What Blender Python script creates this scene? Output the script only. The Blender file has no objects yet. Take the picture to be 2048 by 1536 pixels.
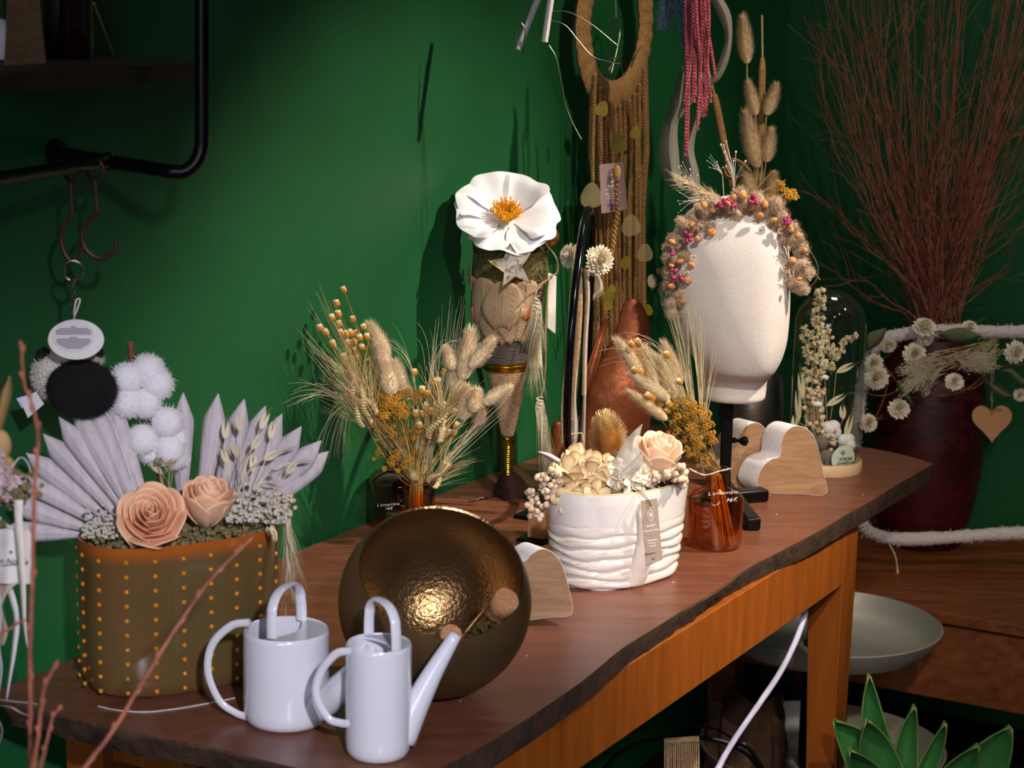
import bpy, math, random
import numpy as np
from mathutils import Vector as V, Matrix
random.seed(7)
S = bpy.context.scene
COL = S.collection
# ------------------------------------------------------------------ camera, world, lights, exposure
FPX = 4000.0; PITCH = math.radians(10.9); ROLL = math.radians(1.2); CAM = V((0, 0, 1.65))
FW = V((0, math.cos(PITCH), -math.sin(PITCH))); U0 = V((0, math.sin(PITCH), math.cos(PITCH))); R0 = V((1, 0, 0))
RT = R0 * math.cos(ROLL) + U0 * math.sin(ROLL); UP = U0 * math.cos(ROLL) - R0 * math.sin(ROLL)
cd = bpy.data.cameras.new('camera'); cam = bpy.data.objects.new('camera', cd); COL.objects.link(cam)
cd.sensor_width = 36; cd.lens = FPX / 2048 * 36; cd.clip_start = 0.05
cd.dof.use_dof = True; cd.dof.focus_distance = 3.05; cd.dof.aperture_fstop = 8.0
cam.matrix_world = Matrix(((RT.x, UP.x, -FW.x, CAM.x), (RT.y, UP.y, -FW.y, CAM.y), (RT.z, UP.z, -FW.z, CAM.z), (0, 0, 0, 1)))
S.camera = cam
S.view_settings.view_transform = 'Standard'; S.view_settings.look = 'None'; S.view_settings.gamma = 1
S.view_settings.use_curve_mapping = False; S.view_settings.exposure = 0.0
w = bpy.data.worlds.new('world'); S.world = w; w.use_nodes = True
w.node_tree.nodes['Background'].inputs[0].default_value = (0.62, 0.66, 0.8, 1)
w.node_tree.nodes['Background'].inputs[1].default_value = 0.035
def aim(o, t): o.rotation_euler = (V(t) - o.location).to_track_quat('-Z', 'Y').to_euler()
def spot(name, loc, tgt, power, ang, blend, col, rad=0.03):
    l = bpy.data.lights.new(name, 'SPOT'); l.energy = power; l.spot_size = math.radians(ang); l.spot_blend = blend
    l.color = col; l.shadow_soft_size = rad
    o = bpy.data.objects.new(name, l); COL.objects.link(o); o.location = loc; aim(o, tgt); return o
def area(name, loc, tgt, power, sx, sy, col):
    l = bpy.data.lights.new(name, 'AREA'); l.energy = power; l.shape = 'RECTANGLE'; l.size = sx; l.size_y = sy; l.color = col
    o = bpy.data.objects.new(name, l); COL.objects.link(o); o.location = loc; aim(o, tgt); return o
spot('track_spot_key', (2.35, 2.9, 3.45), (0.06, 3.15, 1.02), 600, 27, 0.7, (1.0, 0.84, 0.66), 0.03)
spot('track_spot_front', (0.95, 0.7, 3.3), (0.3, 3.15, 1.0), 295, 22, 0.9, (1.0, 0.88, 0.74), 0.05)
spot('track_spot_near', (0.42, -0.55, 2.25), (-0.24, 2.4, 0.86), 300, 25, 0.9, (0.95, 0.92, 1.0), 0.05)
spot('fill_spot_low', (0.5, 0.6, 2.2), (0.75, 3.6, 0.35), 100, 30, 0.9, (1.0, 0.82, 0.62), 0.05)  # added fill with no known fixture, warms bench, trays and floor
spot('fill_spot_corner', (1.6, 1.5, 3.3), (1.05, 4.3, 1.0), 105, 34, 0.9, (1.0, 0.84, 0.7), 0.05)  # added to brighten the birch twigs, not a known lamp of the shop
spot('fill_spot_upper', (1.5, 1.3, 3.3), (0.24, 3.85, 1.5), 230, 17, 0.9, (1.0, 0.86, 0.68), 0.05)  # extra fill added to lift the dream catcher and upper area
area('shop_window_light', (-0.9, -2.6, 2.1), (0, 2.6, 1.0), 46, 1.6, 1.2, (0.78, 0.82, 1.0))
area('tray_fill_panel', (0.9, 4.2, 3.3), (0.9, 3.9, 0), 6, .5, .5, (1.0, 0.9, 0.78))  # unseen panel added so the steel trays have something bright to reflect

# ------------------------------------------------------------------ places: a photo pixel turned into a point of the room
def ray(x, y): return FW + RT * ((x - 1024) / FPX) - UP * ((y - 768) / FPX)
def W(x, y, Y): d = ray(x, y); return CAM + d * (Y / d.y)                 # at depth Y
def T(x, y, z=0.8): d = ray(x, y); return CAM + d * ((z - CAM.z) / d.z)    # on the level z
A61 = math.radians(61); UU = V((math.cos(A61), math.sin(A61), 0)); VV = V((-UU.y, UU.x, 0)); OO = V((-.057, 2.143, 0))
def TB(a, b, z=0.8): return OO + UU * a + VV * b + V((0, 0, z))             # table axes: a along the front, b to the wall
def plane(x, y, n, d0):
    d = ray(x, y); return CAM + d * ((d0 - (CAM - OO).dot(n)) / d.dot(n))
def WALL(x, y, off=0.0): return plane(x, y, VV, 0.665 - off)
def WALL2(x, y, off=0.0): return plane(x, y, UU, 2.62 - off)
def WB(x, y, Y): return W(x, y, min(Y, WALL2(x, y, .09).y))                # kept clear of the back wall
def sz(Y): return Y * 1.01 / FPX                                           # metres per photo pixel at depth Y

# ------------------------------------------------------------------ materials
def lin(h):
    c = [int(h[i:i + 2], 16) / 255 for i in (0, 2, 4)]
    return tuple(x / 12.92 if x <= 0.04045 else ((x + 0.055) / 1.055) ** 2.4 for x in c) + (1,)
MT = {}
def mat(name, c1, rough=.6, metal=0.0, c2=None, scale=30, bump=0.0, bscale=None, stretch=(1, 1, 1), spec=.5, sss=0, trans=0,
        detail=4, coat=0, sharp=None, sheen=0, tint=None, ior=1.45, alpha=1, wood=False):
    m = bpy.data.materials.new(name); m.use_nodes = True; MT[name] = m
    nt = m.node_tree; N = nt.nodes; L = nt.links; b = N['Principled BSDF']
    b.inputs['Base Color'].default_value = lin(c1); b.inputs['Roughness'].default_value = rough
    b.inputs['Metallic'].default_value = metal; b.inputs['Specular IOR Level'].default_value = spec
    b.inputs['IOR'].default_value = ior
    if trans: b.inputs['Transmission Weight'].default_value = trans
    if coat: b.inputs['Coat Weight'].default_value = coat; b.inputs['Coat Roughness'].default_value = .08
    if sheen: b.inputs['Sheen Weight'].default_value = sheen
    if sss: b.inputs['Subsurface Weight'].default_value = sss; b.inputs['Subsurface Scale'].default_value = .01
    if alpha < 1: b.inputs['Alpha'].default_value = alpha
    if c2 or bump:
        tc = N.new('ShaderNodeTexCoord'); mp = N.new('ShaderNodeMapping'); mp.inputs['Scale'].default_value = stretch
        L.new(tc.outputs['Object'], mp.inputs[0])
    last = None
    if c2:
        n = N.new('ShaderNodeTexNoise'); n.inputs['Scale'].default_value = scale; n.inputs['Detail'].default_value = detail
        n.inputs['Roughness'].default_value = .6
        if wood: n.inputs['Distortion'].default_value = 1.2
        L.new(mp.outputs[0], n.inputs['Vector'])
        r = N.new('ShaderNodeValToRGB'); lo, hi = sharp or (.32, .68)
        r.color_ramp.elements[0].position = lo; r.color_ramp.elements[1].position = hi
        r.color_ramp.elements[0].color = lin(c1); r.color_ramp.elements[1].color = lin(c2)
        L.new(n.outputs['Fac'], r.inputs[0]); last = r.outputs[0]; L.new(last, b.inputs['Base Color'])
    if tint:
        at = N.new('ShaderNodeAttribute'); at.attribute_name = 'tint'
        mx = N.new('ShaderNodeMix'); mx.data_type = 'RGBA'; mx.inputs[6].default_value = lin(c1); mx.inputs[7].default_value = lin(tint)
        if last: L.new(last, mx.inputs[6])
        L.new(at.outputs['Fac'], mx.inputs[0]); L.new(mx.outputs[2], b.inputs['Base Color'])
    if bump:
        n2 = N.new('ShaderNodeTexNoise'); n2.inputs['Scale'].default_value = bscale or scale; n2.inputs['Detail'].default_value = 3
        L.new(mp.outputs[0], n2.inputs['Vector'])
        bp = N.new('ShaderNodeBump'); bp.inputs['Strength'].default_value = bump; bp.inputs['Distance'].default_value = .004
        L.new(n2.outputs['Fac'], bp.inputs['Height']); L.new(bp.outputs[0], b.inputs['Normal'])
    return m
def glassy(name, tint, fac_edge=.5, rough=.02):                            # thin glass: clear pane plus fresnel reflection
    m = bpy.data.materials.new(name); m.use_nodes = True; MT[name] = m; nt = m.node_tree; N = nt.nodes; L = nt.links
    N.remove(N['Principled BSDF']); tr = N.new('ShaderNodeBsdfTransparent'); tr.inputs[0].default_value = tint
    gl = N.new('ShaderNodeBsdfGlossy'); gl.inputs['Roughness'].default_value = rough; gl.inputs[0].default_value = (1, 1, 1, 1)
    lw = N.new('ShaderNodeLayerWeight'); lw.inputs[0].default_value = fac_edge * .5
    mr = N.new('ShaderNodeMath'); mr.operation = 'MULTIPLY_ADD'; mr.inputs[1].default_value = .55; mr.inputs[2].default_value = .035
    L.new(lw.outputs['Facing'], mr.inputs[0]); mx = N.new('ShaderNodeMixShader'); L.new(mr.outputs[0], mx.inputs[0])
    L.new(tr.outputs[0], mx.inputs[1]); L.new(gl.outputs[0], mx.inputs[2]); L.new(mx.outputs[0], N['Material Output'].inputs[0])
    return m
mat('green_wall', '15502a', .5, c2='185730', scale=5, bump=.05, bscale=220, spec=.35)
mat('dark_floor', '2a1c14', .6, c2='1c120c', scale=6, stretch=(1, 6, 1))
mat('table_wood', '7a4c38', .34, c2='643a2a', scale=5, stretch=(1.2, 7, 1), bump=.06, bscale=22, detail=8, wood=True)
mat('bark_edge', '2e2018', .75, c2='4a3324', scale=24, bump=.9, bscale=60)
mat('orange_wood', '9c541a', .42, c2='844412', scale=9, stretch=(5, 5, .6), bump=.04)
mat('bench_wood', '8a4c22', .5, c2='5e3014', scale=8, stretch=(1, 7, 7), bump=.08, detail=8)
mat('black_metal', '121113', .38, .6, spec=.5)
mat('black_gloss', '0c0c12', .16, .3)
mat('shelf_wood', '2e2016', .6, c2='1c130d', scale=10)
mat('mango_wood', 'b8926c', .55, c2='987254', scale=16, stretch=(1, 1, 5), bump=.05, detail=8, wood=True)
mat('white_speckle', 'e6e2e6', .5, c2='8e8890', scale=260, sharp=(.64, .70))
mat('bronze', '80603e', .46, .7, c2='66523a', scale=6, bump=.06, bscale=40)
mat('bronze_inside', 'b89468', .26, .93, c2='86663f', scale=7, bump=.27, bscale=210)
mat('porcelain', 'dcdce6', .16, coat=.6, spec=.5)
mat('brown_glaze', '6c4a2e', .12, c2='56502e', scale=9, bump=.05, coat=.7, tint='a2551c', stretch=(3, 3, .6))
mat('amber_dot', 'c07818', .15, coat=.7)
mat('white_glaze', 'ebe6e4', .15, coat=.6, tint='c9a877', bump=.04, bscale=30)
mat('linen_white', 'e6dedb', .85, bump=.5, bscale=420, stretch=(1, 1, 3))
mat('satin_lavender', 'c9bfd0', .35)
mat('fluff', 'ead0a4', .9, c2='d4b484', scale=60, sheen=.3)
mat('fluff_taupe', 'c8ae90', .9, c2='b0967a', scale=60, sheen=.3)
mat('fluff_pale', 'f2e2c2', .9, c2='e0c89e', scale=60, sheen=.3)
mat('straw', 'cdb98c', .6, c2='ad9462', scale=40)
mat('straw_pale', 'e2d6b8', .6, c2='cabb92', scale=40)
mat('stem_gold', 'b98a3c', .6, c2='8f6a2c', scale=50)
mat('button_gold', 'cc983c', .5, c2='b47c26', scale=200)
mat('button_cap', 'ecd9b0', .8)
mat('yarrow_gold', 'd8a63c', .75, c2='b88422', scale=220, bump=.4)
mat('berry_cream', 'd8bb9e', .45, c2='e3cdb4', scale=90)
mat('berry_pink', 'b23c68', .3, c2='9c2f5c', scale=90)
mat('pod_orange', 'e2a468', .6, c2='cf8a48', scale=110, bump=.3)
mat('rose_peach', 'f6c09c', .55, sss=.15)
mat('rose_light', 'f2d2b8', .55, sss=.15)
mat('petal_white', 'f0eef4', .5, sss=.1, bump=.1, bscale=60)
mat('strawflower', 'efe6cf', .55)
mat('strawflower_eye', 'd9b45c', .8)
mat('stamen_gold', 'eeaa1c', .6)
mat('stamen_green', '6f7a2c', .8)
mat('hydrangea', 'd9bd88', .6, c2='efe0bc', scale=24, tint='a06c34')
mat('hydrangea_white', 'f3ead8', .6, c2='f7f2e6', scale=30, tint='dccba0')
mat('bristle', 'f0dca0', .6, tint='b8782c')
mat('palm_white', 'cfc6ca', .75, c2='bdb2b8', scale=60, stretch=(2, 2, .4), bump=.2, bscale=200)
mat('cotton', 'e4e0e4', .95, bump=.25, bscale=120, sheen=.4)
mat('calyx_brown', '4a3222', .8, c2='6b4a30', scale=60)
mat('twig_bark', '5a3324', .7, c2='7a4a34', scale=60)
mat('birch_bark', 'b06c54', .5, c2='7c4638', scale=25, spec=.4)
mat('cork', 'c08e62', .85, c2='9c6c44', scale=260, bump=.3)
mat('silver_bark', 'dcd4cc', .5, c2='8c847c', scale=90, sharp=(.48, .62))
mat('moss', '766c40', .95, c2='484422', scale=140, bump=1.0, bscale=300)
mat('dried_moss', '96895c', .95, c2='6e6240', scale=90, bump=1.0, bscale=200)
mat('leaf_paper', 'b89c80', .75, c2='a4866a', scale=12, bump=.15)
mat('leaf_rust', 'b4602c', .7)
mat('yarn_grey', '5c524e', .95, bump=.3, bscale=300)
mat('jute', 'b48a56', .95, c2='8a6236', scale=220, bump=.5, bscale=400)
mat('jute_pale', 'c8aa86', .95, c2='a5825c', scale=160, bump=.5, bscale=400)
mat('gold_wire', 'c8a02c', .25, 1)
mat('silver_wire', '8c8a7c', .4, 1)
mat('copper_wire', '4a322c', .5, .6)
mat('gold_ball', 'c69a48', .28, .9)
mat('copper_leaf', 'b0663e', .42, .55, c2='7c3f24', scale=10, bump=.7, bscale=36)
mat('paper_white', 'e2dcd8', .7)
mat('paper_taupe', 'b9a595', .7)
mat('paper_lilac', '8a7478', .7)
mat('ink_white', 'f2efec', .6)
mat('ink_dark', '4a3f3a', .7)
mat('ink_blue', '3d3f74', .7)
mat('ink_salmon', 'd9a98e', .7)
mat('ribbon_cream', 'e2d6cc', .6, bump=.3, bscale=300, stretch=(1, 1, .2))
mat('ribbon_grey', '787468', .7, bump=.3, bscale=400, alpha=.62)
mat('lace_sheer', 'e0dad0', .6, alpha=.42)
mat('cord_pink', '8e303e', .8, c2='b05c68', scale=180)
mat('feather_blue', '173c50', .5, c2='0c202c', scale=40)
mat('leaf_gold', '8f7c12', .5, c2='75650c', scale=30)
mat('lunaria', 'c4b684', .3, alpha=.24)
mat('sage_leaf', '6c7450', .75, c2='565e40', scale=30, bump=.2)
mat('vase_red', '4c0e14', .42, c2='38080c', scale=30, bump=.3, bscale=420)
mat('yarn_white', 'd4ccc8', .98, bump=1.0, bscale=160)
mat('birch_ply', 'c49466', .6, c2='b58355', scale=20)
mat('steel', 'd8d4cc', .5, .8, bump=.15, bscale=50)
mat('steel_dark', '8c8782', .34, 1, bump=.1, bscale=90)
mat('agave_leaf', '35753a', .42, c2='45884a', scale=10, stretch=(4, 4, .5), tint='7c9450')
mat('terracotta', '3c2a20', .8)
mat('stump_bark', '3a281c', .9, c2='5c4230', scale=20, bump=1.0, bscale=40)
mat('cable_white', 'cfcdea', .4)
mat('plush_white', 'd6cfc2', .98, bump=1.0, bscale=260)
mat('plush_black', '0b0a0b', .98, bump=1.0, bscale=260)
mat('pink_petal', 'c9a0ac', .7, c2='dcc3c4', scale=60)
mat('raffia', 'cbb9a4', .75, c2='b39c84', scale=40, stretch=(1, 1, .2))
mat('satin_white', 'd8d2d6', .35)
mat('tan_petal', 'b99b68', .7, c2='a2824e', scale=30)
mat('lotus_pod', '6c655e', .9, bump=.5, bscale=200)
mat('sticker_mint', 'b6c4b0', .5)
mat('pale_wood', 'd8b894', .55, c2='cba883', scale=20)
mat('candle_cream', 'cfc8ba', .5)
glassy('clear_glass', (.93, .95, .93, 1)); glassy('tube_glass', (.9, .92, .88, 1))
glassy('amber_glass', (.93, .66, .32, 1), .5); glassy('amber_dark', (.62, .30, .10, 1), .5)

mat('plain_white', 'efecec', .6)
# ------------------------------------------------------------------ mesh builder (all points in room coordinates)
class MB:
    def __init__(s): s.v = []; s.f = []; s.m = []; s.t = {}
    def add(s, vs, fs, mi=0):
        o = len(s.v); s.v += [tuple(p) for p in vs]; s.f += [tuple(i + o for i in f) for f in fs]; s.m += [mi] * len(fs); return o
    def box(s, c, d, M=None, mi=0):
        c = V(c); hx, hy, hz = d[0] / 2, d[1] / 2, d[2] / 2
        P = [V((x, y, z)) for x in (-hx, hx) for y in (-hy, hy) for z in (-hz, hz)]
        if M is not None: P = [M @ p for p in P]
        s.add([c + p for p in P], [(0, 1, 3, 2), (4, 6, 7, 5), (0, 4, 5, 1), (2, 3, 7, 6), (0, 2, 6, 4), (1, 5, 7, 3)], mi)
    def tube(s, pts, r, n=6, mi=0, cap=True, flat=1.0, side=None):
        pts = [V(p) for p in pts]; k = len(pts); R = r if isinstance(r, (list, tuple)) else [r] * k
        vs = []; t0 = (pts[1] - pts[0]).normalized()
        a = (side or V((0, 0, 1))).cross(t0)
        if a.length < 1e-3: a = V((1, 0, 0)).cross(t0)
        a.normalize()
        for i, p in enumerate(pts):
            t = (pts[min(i + 1, k - 1)] - pts[max(i - 1, 0)])
            if t.length < 1e-9: t = t0
            t.normalize(); a = a - t * a.dot(t)
            if a.length < 1e-6: a = t.orthogonal()
            a.normalize(); b = t.cross(a)
            for j in range(n):
                q = 2 * math.pi * j / n; vs.append(p + (a * math.cos(q) + b * math.sin(q) * flat) * R[i])
        fs = [(i * n + j, i * n + (j + 1) % n, (i + 1) * n + (j + 1) % n, (i + 1) * n + j) for i in range(k - 1) for j in range(n)]
        if cap and n > 2: fs += [tuple(range(n))[::-1], tuple((k - 1) * n + j for j in range(n))]
        s.add(vs, fs, mi)
    def lathe(s, prof, n=32, M=Matrix(), mi=0, sx=1, sy=1, pw=1.0):
        vs = []; k = len(prof)
        for r, z in prof:
            for j in range(n):
                q = 2 * math.pi * j / n; c, d = math.cos(q), math.sin(q)
                if pw != 1: c = math.copysign(abs(c) ** pw, c); d = math.copysign(abs(d) ** pw, d)
                vs.append(M @ V((r * c * sx, r * d * sy, z)))
        fs = [(i * n + j, i * n + (j + 1) % n, (i + 1) * n + (j + 1) % n, (i + 1) * n + j) for i in range(k - 1) for j in range(n)]
        return s.add(vs, fs, mi)
    def ell(s, c, r, nu=12, nv=8, M=None, mi=0):
        if not isinstance(r, (list, tuple)): r = (r, r, r)
        c = V(c); vs = [V((0, 0, -r[2]))]
        for i in range(1, nv):
            a = -math.pi / 2 + math.pi * i / nv
            for j in range(nu):
                q = 2 * math.pi * j / nu; vs.append(V((r[0] * math.cos(a) * math.cos(q), r[1] * math.cos(a) * math.sin(q), r[2] * math.sin(a))))
        vs.append(V((0, 0, r[2]))); e = len(vs) - 1
        if M is not None: vs = [M @ p for p in vs]
        fs = [(0, 1 + (j + 1) % nu, 1 + j) for j in range(nu)] + [(e, e - nu + j, e - nu + (j + 1) % nu) for j in range(nu)]
        fs += [(1 + i * nu + j, 1 + i * nu + (j + 1) % nu, 1 + (i + 1) * nu + (j + 1) % nu, 1 + (i + 1) * nu + j) for i in range(nv - 2) for j in range(nu)]
        s.add([c + p for p in vs], fs, mi)
    def grid(s, rows, mi=0, close=False, tint=None):
        n = len(rows[0]); o = s.add([p for r in rows for p in r], [], mi); m = n if close else n - 1
        fs = [(o + i * n + j, o + i * n + (j + 1) % n, o + (i + 1) * n + (j + 1) % n, o + (i + 1) * n + j) for i in range(len(rows) - 1) for j in range(m)]
        s.f += fs; s.m += [mi] * len(fs)
        if tint:
            for i in range(len(rows)):
                for j in range(n): s.t[o + i * n + j] = tint[i][j]
    def poly(s, pts, back, mi=0, side=None):                                # extruded outline
        n = len(pts); back = V(back); s.add(pts, [tuple(range(n))[::-1]], mi); s.add([V(p) + back for p in pts], [tuple(range(n))], mi)
        s.add([*pts, *[V(p) + back for p in pts]], [(i, (i + 1) % n, n + (i + 1) % n, n + i) for i in range(n)], mi if side is None else side)
    def mesh(s, name, mats, org=V((0, 0, 0)), smooth=True):
        me = bpy.data.meshes.new(name)
        me.from_pydata([tuple(V(p) - org) for p in s.v], [], s.f); me.update()
        for x in (mats if isinstance(mats, (list, tuple)) else [mats]): me.materials.append(MT[x])
        me.polygons.foreach_set('material_index', s.m)
        if smooth: me.polygons.foreach_set('use_smooth', [True] * len(s.f))
        if s.t:
            at = me.attributes.new('tint', 'FLOAT', 'POINT')
            for i, x in s.t.items(): at.data[i].value = x
        return me
    def build(s, name, mats, parent=None, smooth=True, solid=0, bevel=0, sharp=40, sub=0, rim=1):
        if parent is not None: org = V(parent['org'])
        else:
            a = np.array(s.v); org = V(((a[:, 0].min() + a[:, 0].max()) / 2, (a[:, 1].min() + a[:, 1].max()) / 2, a[:, 2].min()))
        me = s.mesh(name, mats, org, smooth)
        if smooth and sharp: me.set_sharp_from_angle(angle=math.radians(sharp))
        o = bpy.data.objects.new(name, me); COL.objects.link(o); place(o, parent, org)
        if solid: md = o.modifiers.new('s', 'SOLIDIFY'); md.thickness = solid; md.offset = 0
        if bevel: md = o.modifiers.new('b', 'BEVEL'); md.width = bevel; md.segments = 2; md.limit_method = 'ANGLE'
        if sub: md = o.modifiers.new('u', 'SUBSURF'); md.levels = sub; md.render_levels = sub
        return o
ORG = {}
def place(o, parent, org):
    o['org'] = tuple(org)
    if parent is not None: o.parent = parent
    else: o.location = org
def tag(o, label=None, cat=None, group=None, kind=None):
    if label: o['label'] = label
    if cat: o['category'] = cat
    if group: o['group'] = group
    if kind: o['kind'] = kind
    return o
def thing(name, label, cat, loc, group=None):
    o = bpy.data.objects.new(name, None); COL.objects.link(o); o.location = loc; o['org'] = tuple(loc); o.empty_display_size = .02
    return tag(o, label, cat, group)
def inst(me, name, parent, M):                                              # a part (or thing) that shares a prototype's mesh
    o = bpy.data.objects.new(name, me); COL.objects.link(o)
    if parent is not None:
        o.parent = parent; o['org'] = tuple(V(parent['org'])); o.matrix_basis = Matrix.Translation(-V(parent['org'])) @ M
    else: o.matrix_basis = M; o['org'] = tuple(M.translation)
    return o
def frame(z, x=None):
    z = V(z).normalized(); x = V(x) if x is not None else (V((1, 0, 0)) if abs(z.x) < .9 else V((0, 1, 0)))
    x = (x - z * x.dot(z)).normalized(); y = z.cross(x)
    return Matrix(((x.x, y.x, z.x, 0), (x.y, y.y, z.y, 0), (x.z, y.z, z.z, 0), (0, 0, 0, 1)))
def MX(p, z, L, w=None, x=None, w2=None):
    w = L if w is None else w; return Matrix.Translation(V(p)) @ frame(z, x) @ Matrix.Diagonal((w, w2 or w, L, 1))
def btw(p0, p1, w, x=None, w2=None): d = V(p1) - V(p0); return MX(p0, d, d.length, w, x, w2)
def arcp(p0, p1, bend, n=8, droop=V((0, 0, 0))):                             # bent path: bend = sideways vector at the middle
    p0, p1, bend = V(p0), V(p1), V(bend)
    return [p0.lerp(p1, t) + bend * 4 * t * (1 - t) for t in [i / (n - 1) for i in range(n)]]
def smoothp(P, n=6):                                                        # Catmull-Rom through points
    P = [V(p) for p in P]; Q = [P[0] * 2 - P[1]] + P + [P[-1] * 2 - P[-2]]; out = []
    for i in range(1, len(Q) - 2):
        for k in range(n):
            t = k / n; a, b, c, d = Q[i - 1], Q[i], Q[i + 1], Q[i + 2]
            out.append(.5 * ((2 * b) + (c - a) * t + (2 * a - 5 * b + 4 * c - d) * t * t + (3 * b - a - 3 * c + d) * t ** 3))
    return out + [P[-1]]
U = random.uniform
def fuzz(b, c, r, n, l, w=.0004, mi=0):                                    # short plush hairs over an ellipsoid
    for _ in range(n):
        d = V((random.gauss(0, 1), random.gauss(0, 1), random.gauss(0, 1))).normalized(); p = V(c) + V((d.x * r[0], d.y * r[1], d.z * r[2])) * .97
        e = p + (d + V((U(-.6, .6), U(-.6, .6), U(-.6, .6)))) * l * U(.5, 1.2); t = d.orthogonal().normalized() * w; b.add([p - t, p + t, e], [(0, 1, 2)], mi)
def rv(s): return V((U(-s, s), U(-s, s), U(-s, s)))
def text(body, M, size, m, name, parent, shear=0, bold=0, spacing=1.0, thick=.0002, align='CENTER'):
    c = bpy.data.curves.new('t', 'FONT'); c.body = body; c.size = size; c.align_x = align; c.align_y = 'CENTER'; c.shear = shear
    c.offset = bold; c.space_character = spacing; c.extrude = thick; c.resolution_u = 3
    o = bpy.data.objects.new('t', c); COL.objects.link(o); bpy.context.view_layer.update()
    me = bpy.data.meshes.new_from_object(o.evaluated_get(bpy.context.evaluated_depsgraph_get()))
    bpy.data.objects.remove(o); bpy.data.curves.remove(c); me.materials.clear(); me.materials.append(MT[m])
    return inst(me, name, parent, M)
def facing(p, right, up):                                                  # text frame
    r = V(right).normalized(); n = r.cross(V(up)).normalized(); u2 = n.cross(r)
    return Matrix(((r.x, u2.x, n.x, p[0]), (r.y, u2.y, n.y, p[1]), (r.z, u2.z, n.z, p[2]), (0, 0, 0, 1)))
TOCAM = V((0, -1, .1))
# ------------------------------------------------------------------ the room
def struct(o): o['kind'] = 'structure'; return o
c0 = TB(2.62, .665, 0)
b = MB(); b.box(TB(.1, .69, 1.4), (5.1, .05, 2.8), Matrix.Rotation(A61, 3, 'Z')); struct(b.build('wall_left', 'green_wall'))
b = MB(); b.box(TB(2.645, -1.1, 1.4), (.05, 3.6, 2.8), Matrix.Rotation(A61, 3, 'Z')); struct(b.build('wall_back', 'green_wall'))
b = MB(); b.box(TB(.2, -.9, -.02), (5.0, 3.3, .04), Matrix.Rotation(A61, 3, 'Z')); struct(b.build('floor', 'dark_floor'))

# ------------------------------------------------------------------ table with live edge
tb = thing('table', 'long console table with dark reddish brown live edge top and orange wooden frame', 'table', TB(.83, .33, 0))
front = [(907, 1524), (1000, 1472), (1100, 1407), (1170, 1358), (1240, 1300), (1300, 1262), (1370, 1218), (1430, 1183), (1492, 1139),
         (1560, 1103), (1642, 1060), (1700, 1025), (1740, 1003), (1790, 972), (1866, 928)]
P = [T(*q) for q in front]
left = [T(0, 1400), T(106, 1427), T(258, 1463), T(452, 1502), T(542, 1524), T(680, 1556), T(790, 1566)]
far = [T(1845, 920), T(1800, 908), T(1740, 896), T(1600, 884)]
backp = [TB(1.80, .60), TB(1.66, .635), TB(1.40, .655), TB(1.15, .66), TB(.9, .655), TB(.67, .655), TB(.45, .645), TB(.25, .63), TB(.05, .60), TB(-.10, .595)]
out = smoothp(P, 4)[:-1] + [P[-1]] + far + backp + left
cen = sum(out, V((0, 0, 0))) / len(out)
# ring strips: rim, wavy bark edge, underside
def ins(p, k, z, j=0): d = (V(p) - cen); d.z = 0; q = V(p) - d.normalized() * (k + U(-j, j)); q.z = z; return q
b = MB(); n = len(out)
top = [V(p) for p in out]
b.add([*top], [tuple(range(n))], 0)
b.build('tabletop', 'table_wood', tb, smooth=False)
b = MB()
dense = []
for i in range(n):
    a_, c_ = top[i], top[(i + 1) % n]; m_ = max(1, int((c_ - a_).length / .012))
    dense += [a_.lerp(c_, k / m_) for k in range(m_)]
rows = [[ins(p, 0.0005, .7998) for p in dense], [ins(p, -.001, .797, .0006) for p in dense], [ins(p, .002, .789, .002) for p in dense], [ins(p, .006, .781, .003) for p in dense],
        [ins(p, .011, .771, .004) for p in dense], [ins(p, .016, .765, .003) for p in dense], [ins(p, .08, .765) for p in dense]]
b.grid(rows, close=True); b.build('bark_edge', 'bark_edge', tb)
b = MB(); b.add([ins(p, .07, .7655) for p in top][::-1], [tuple(range(n))]); b.build('underside', 'bark_edge', tb, smooth=False)
RZ = Matrix.Rotation(A61, 3, 'Z')
leg_front_u = (T(1685, 1172, .665) - OO).dot(UU); fv = (T(1685, 1172, .665) - OO).dot(VV)
def apron(a0, a1, b0, b1, nm='apron'):
    b = MB(); b.box(TB((a0 + a1) / 2, (b0 + b1) / 2, .7165), (abs(a1 - a0), abs(b1 - b0), .103), RZ); b.build(nm, 'orange_wood', tb, bevel=.002)
L1 = leg_front_u; LW = .068; LD = .063
apron(.12, L1 + .001, fv + .001, fv + .024); apron(.12, L1, .58, .605)
apron(.06, .084, fv + .03, .60); apron(L1 + LW - .03, L1 + LW - .006, fv + .03, .56)
def leg(a, bb, w=LW, d=LD, tap=.6):
    b = MB(); zt = .768; rows = []
    for z, k in ((zt, 1), (.66, 1), (.0, tap)):
        # taper keeps the outer corner
        pts = [TB(a, bb, z), TB(a + w * k, bb, z), TB(a + w * k, bb + d * k, z), TB(a, bb + d * k, z)]; rows.append(pts)
    b.grid(rows, close=True); b.add(rows[-1], [(3, 2, 1, 0)]); b.build('leg', 'orange_wood', tb, smooth=False, bevel=.002)
leg(L1, fv); leg(L1, .55); leg(.04, fv); leg(.04, .55)

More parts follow.
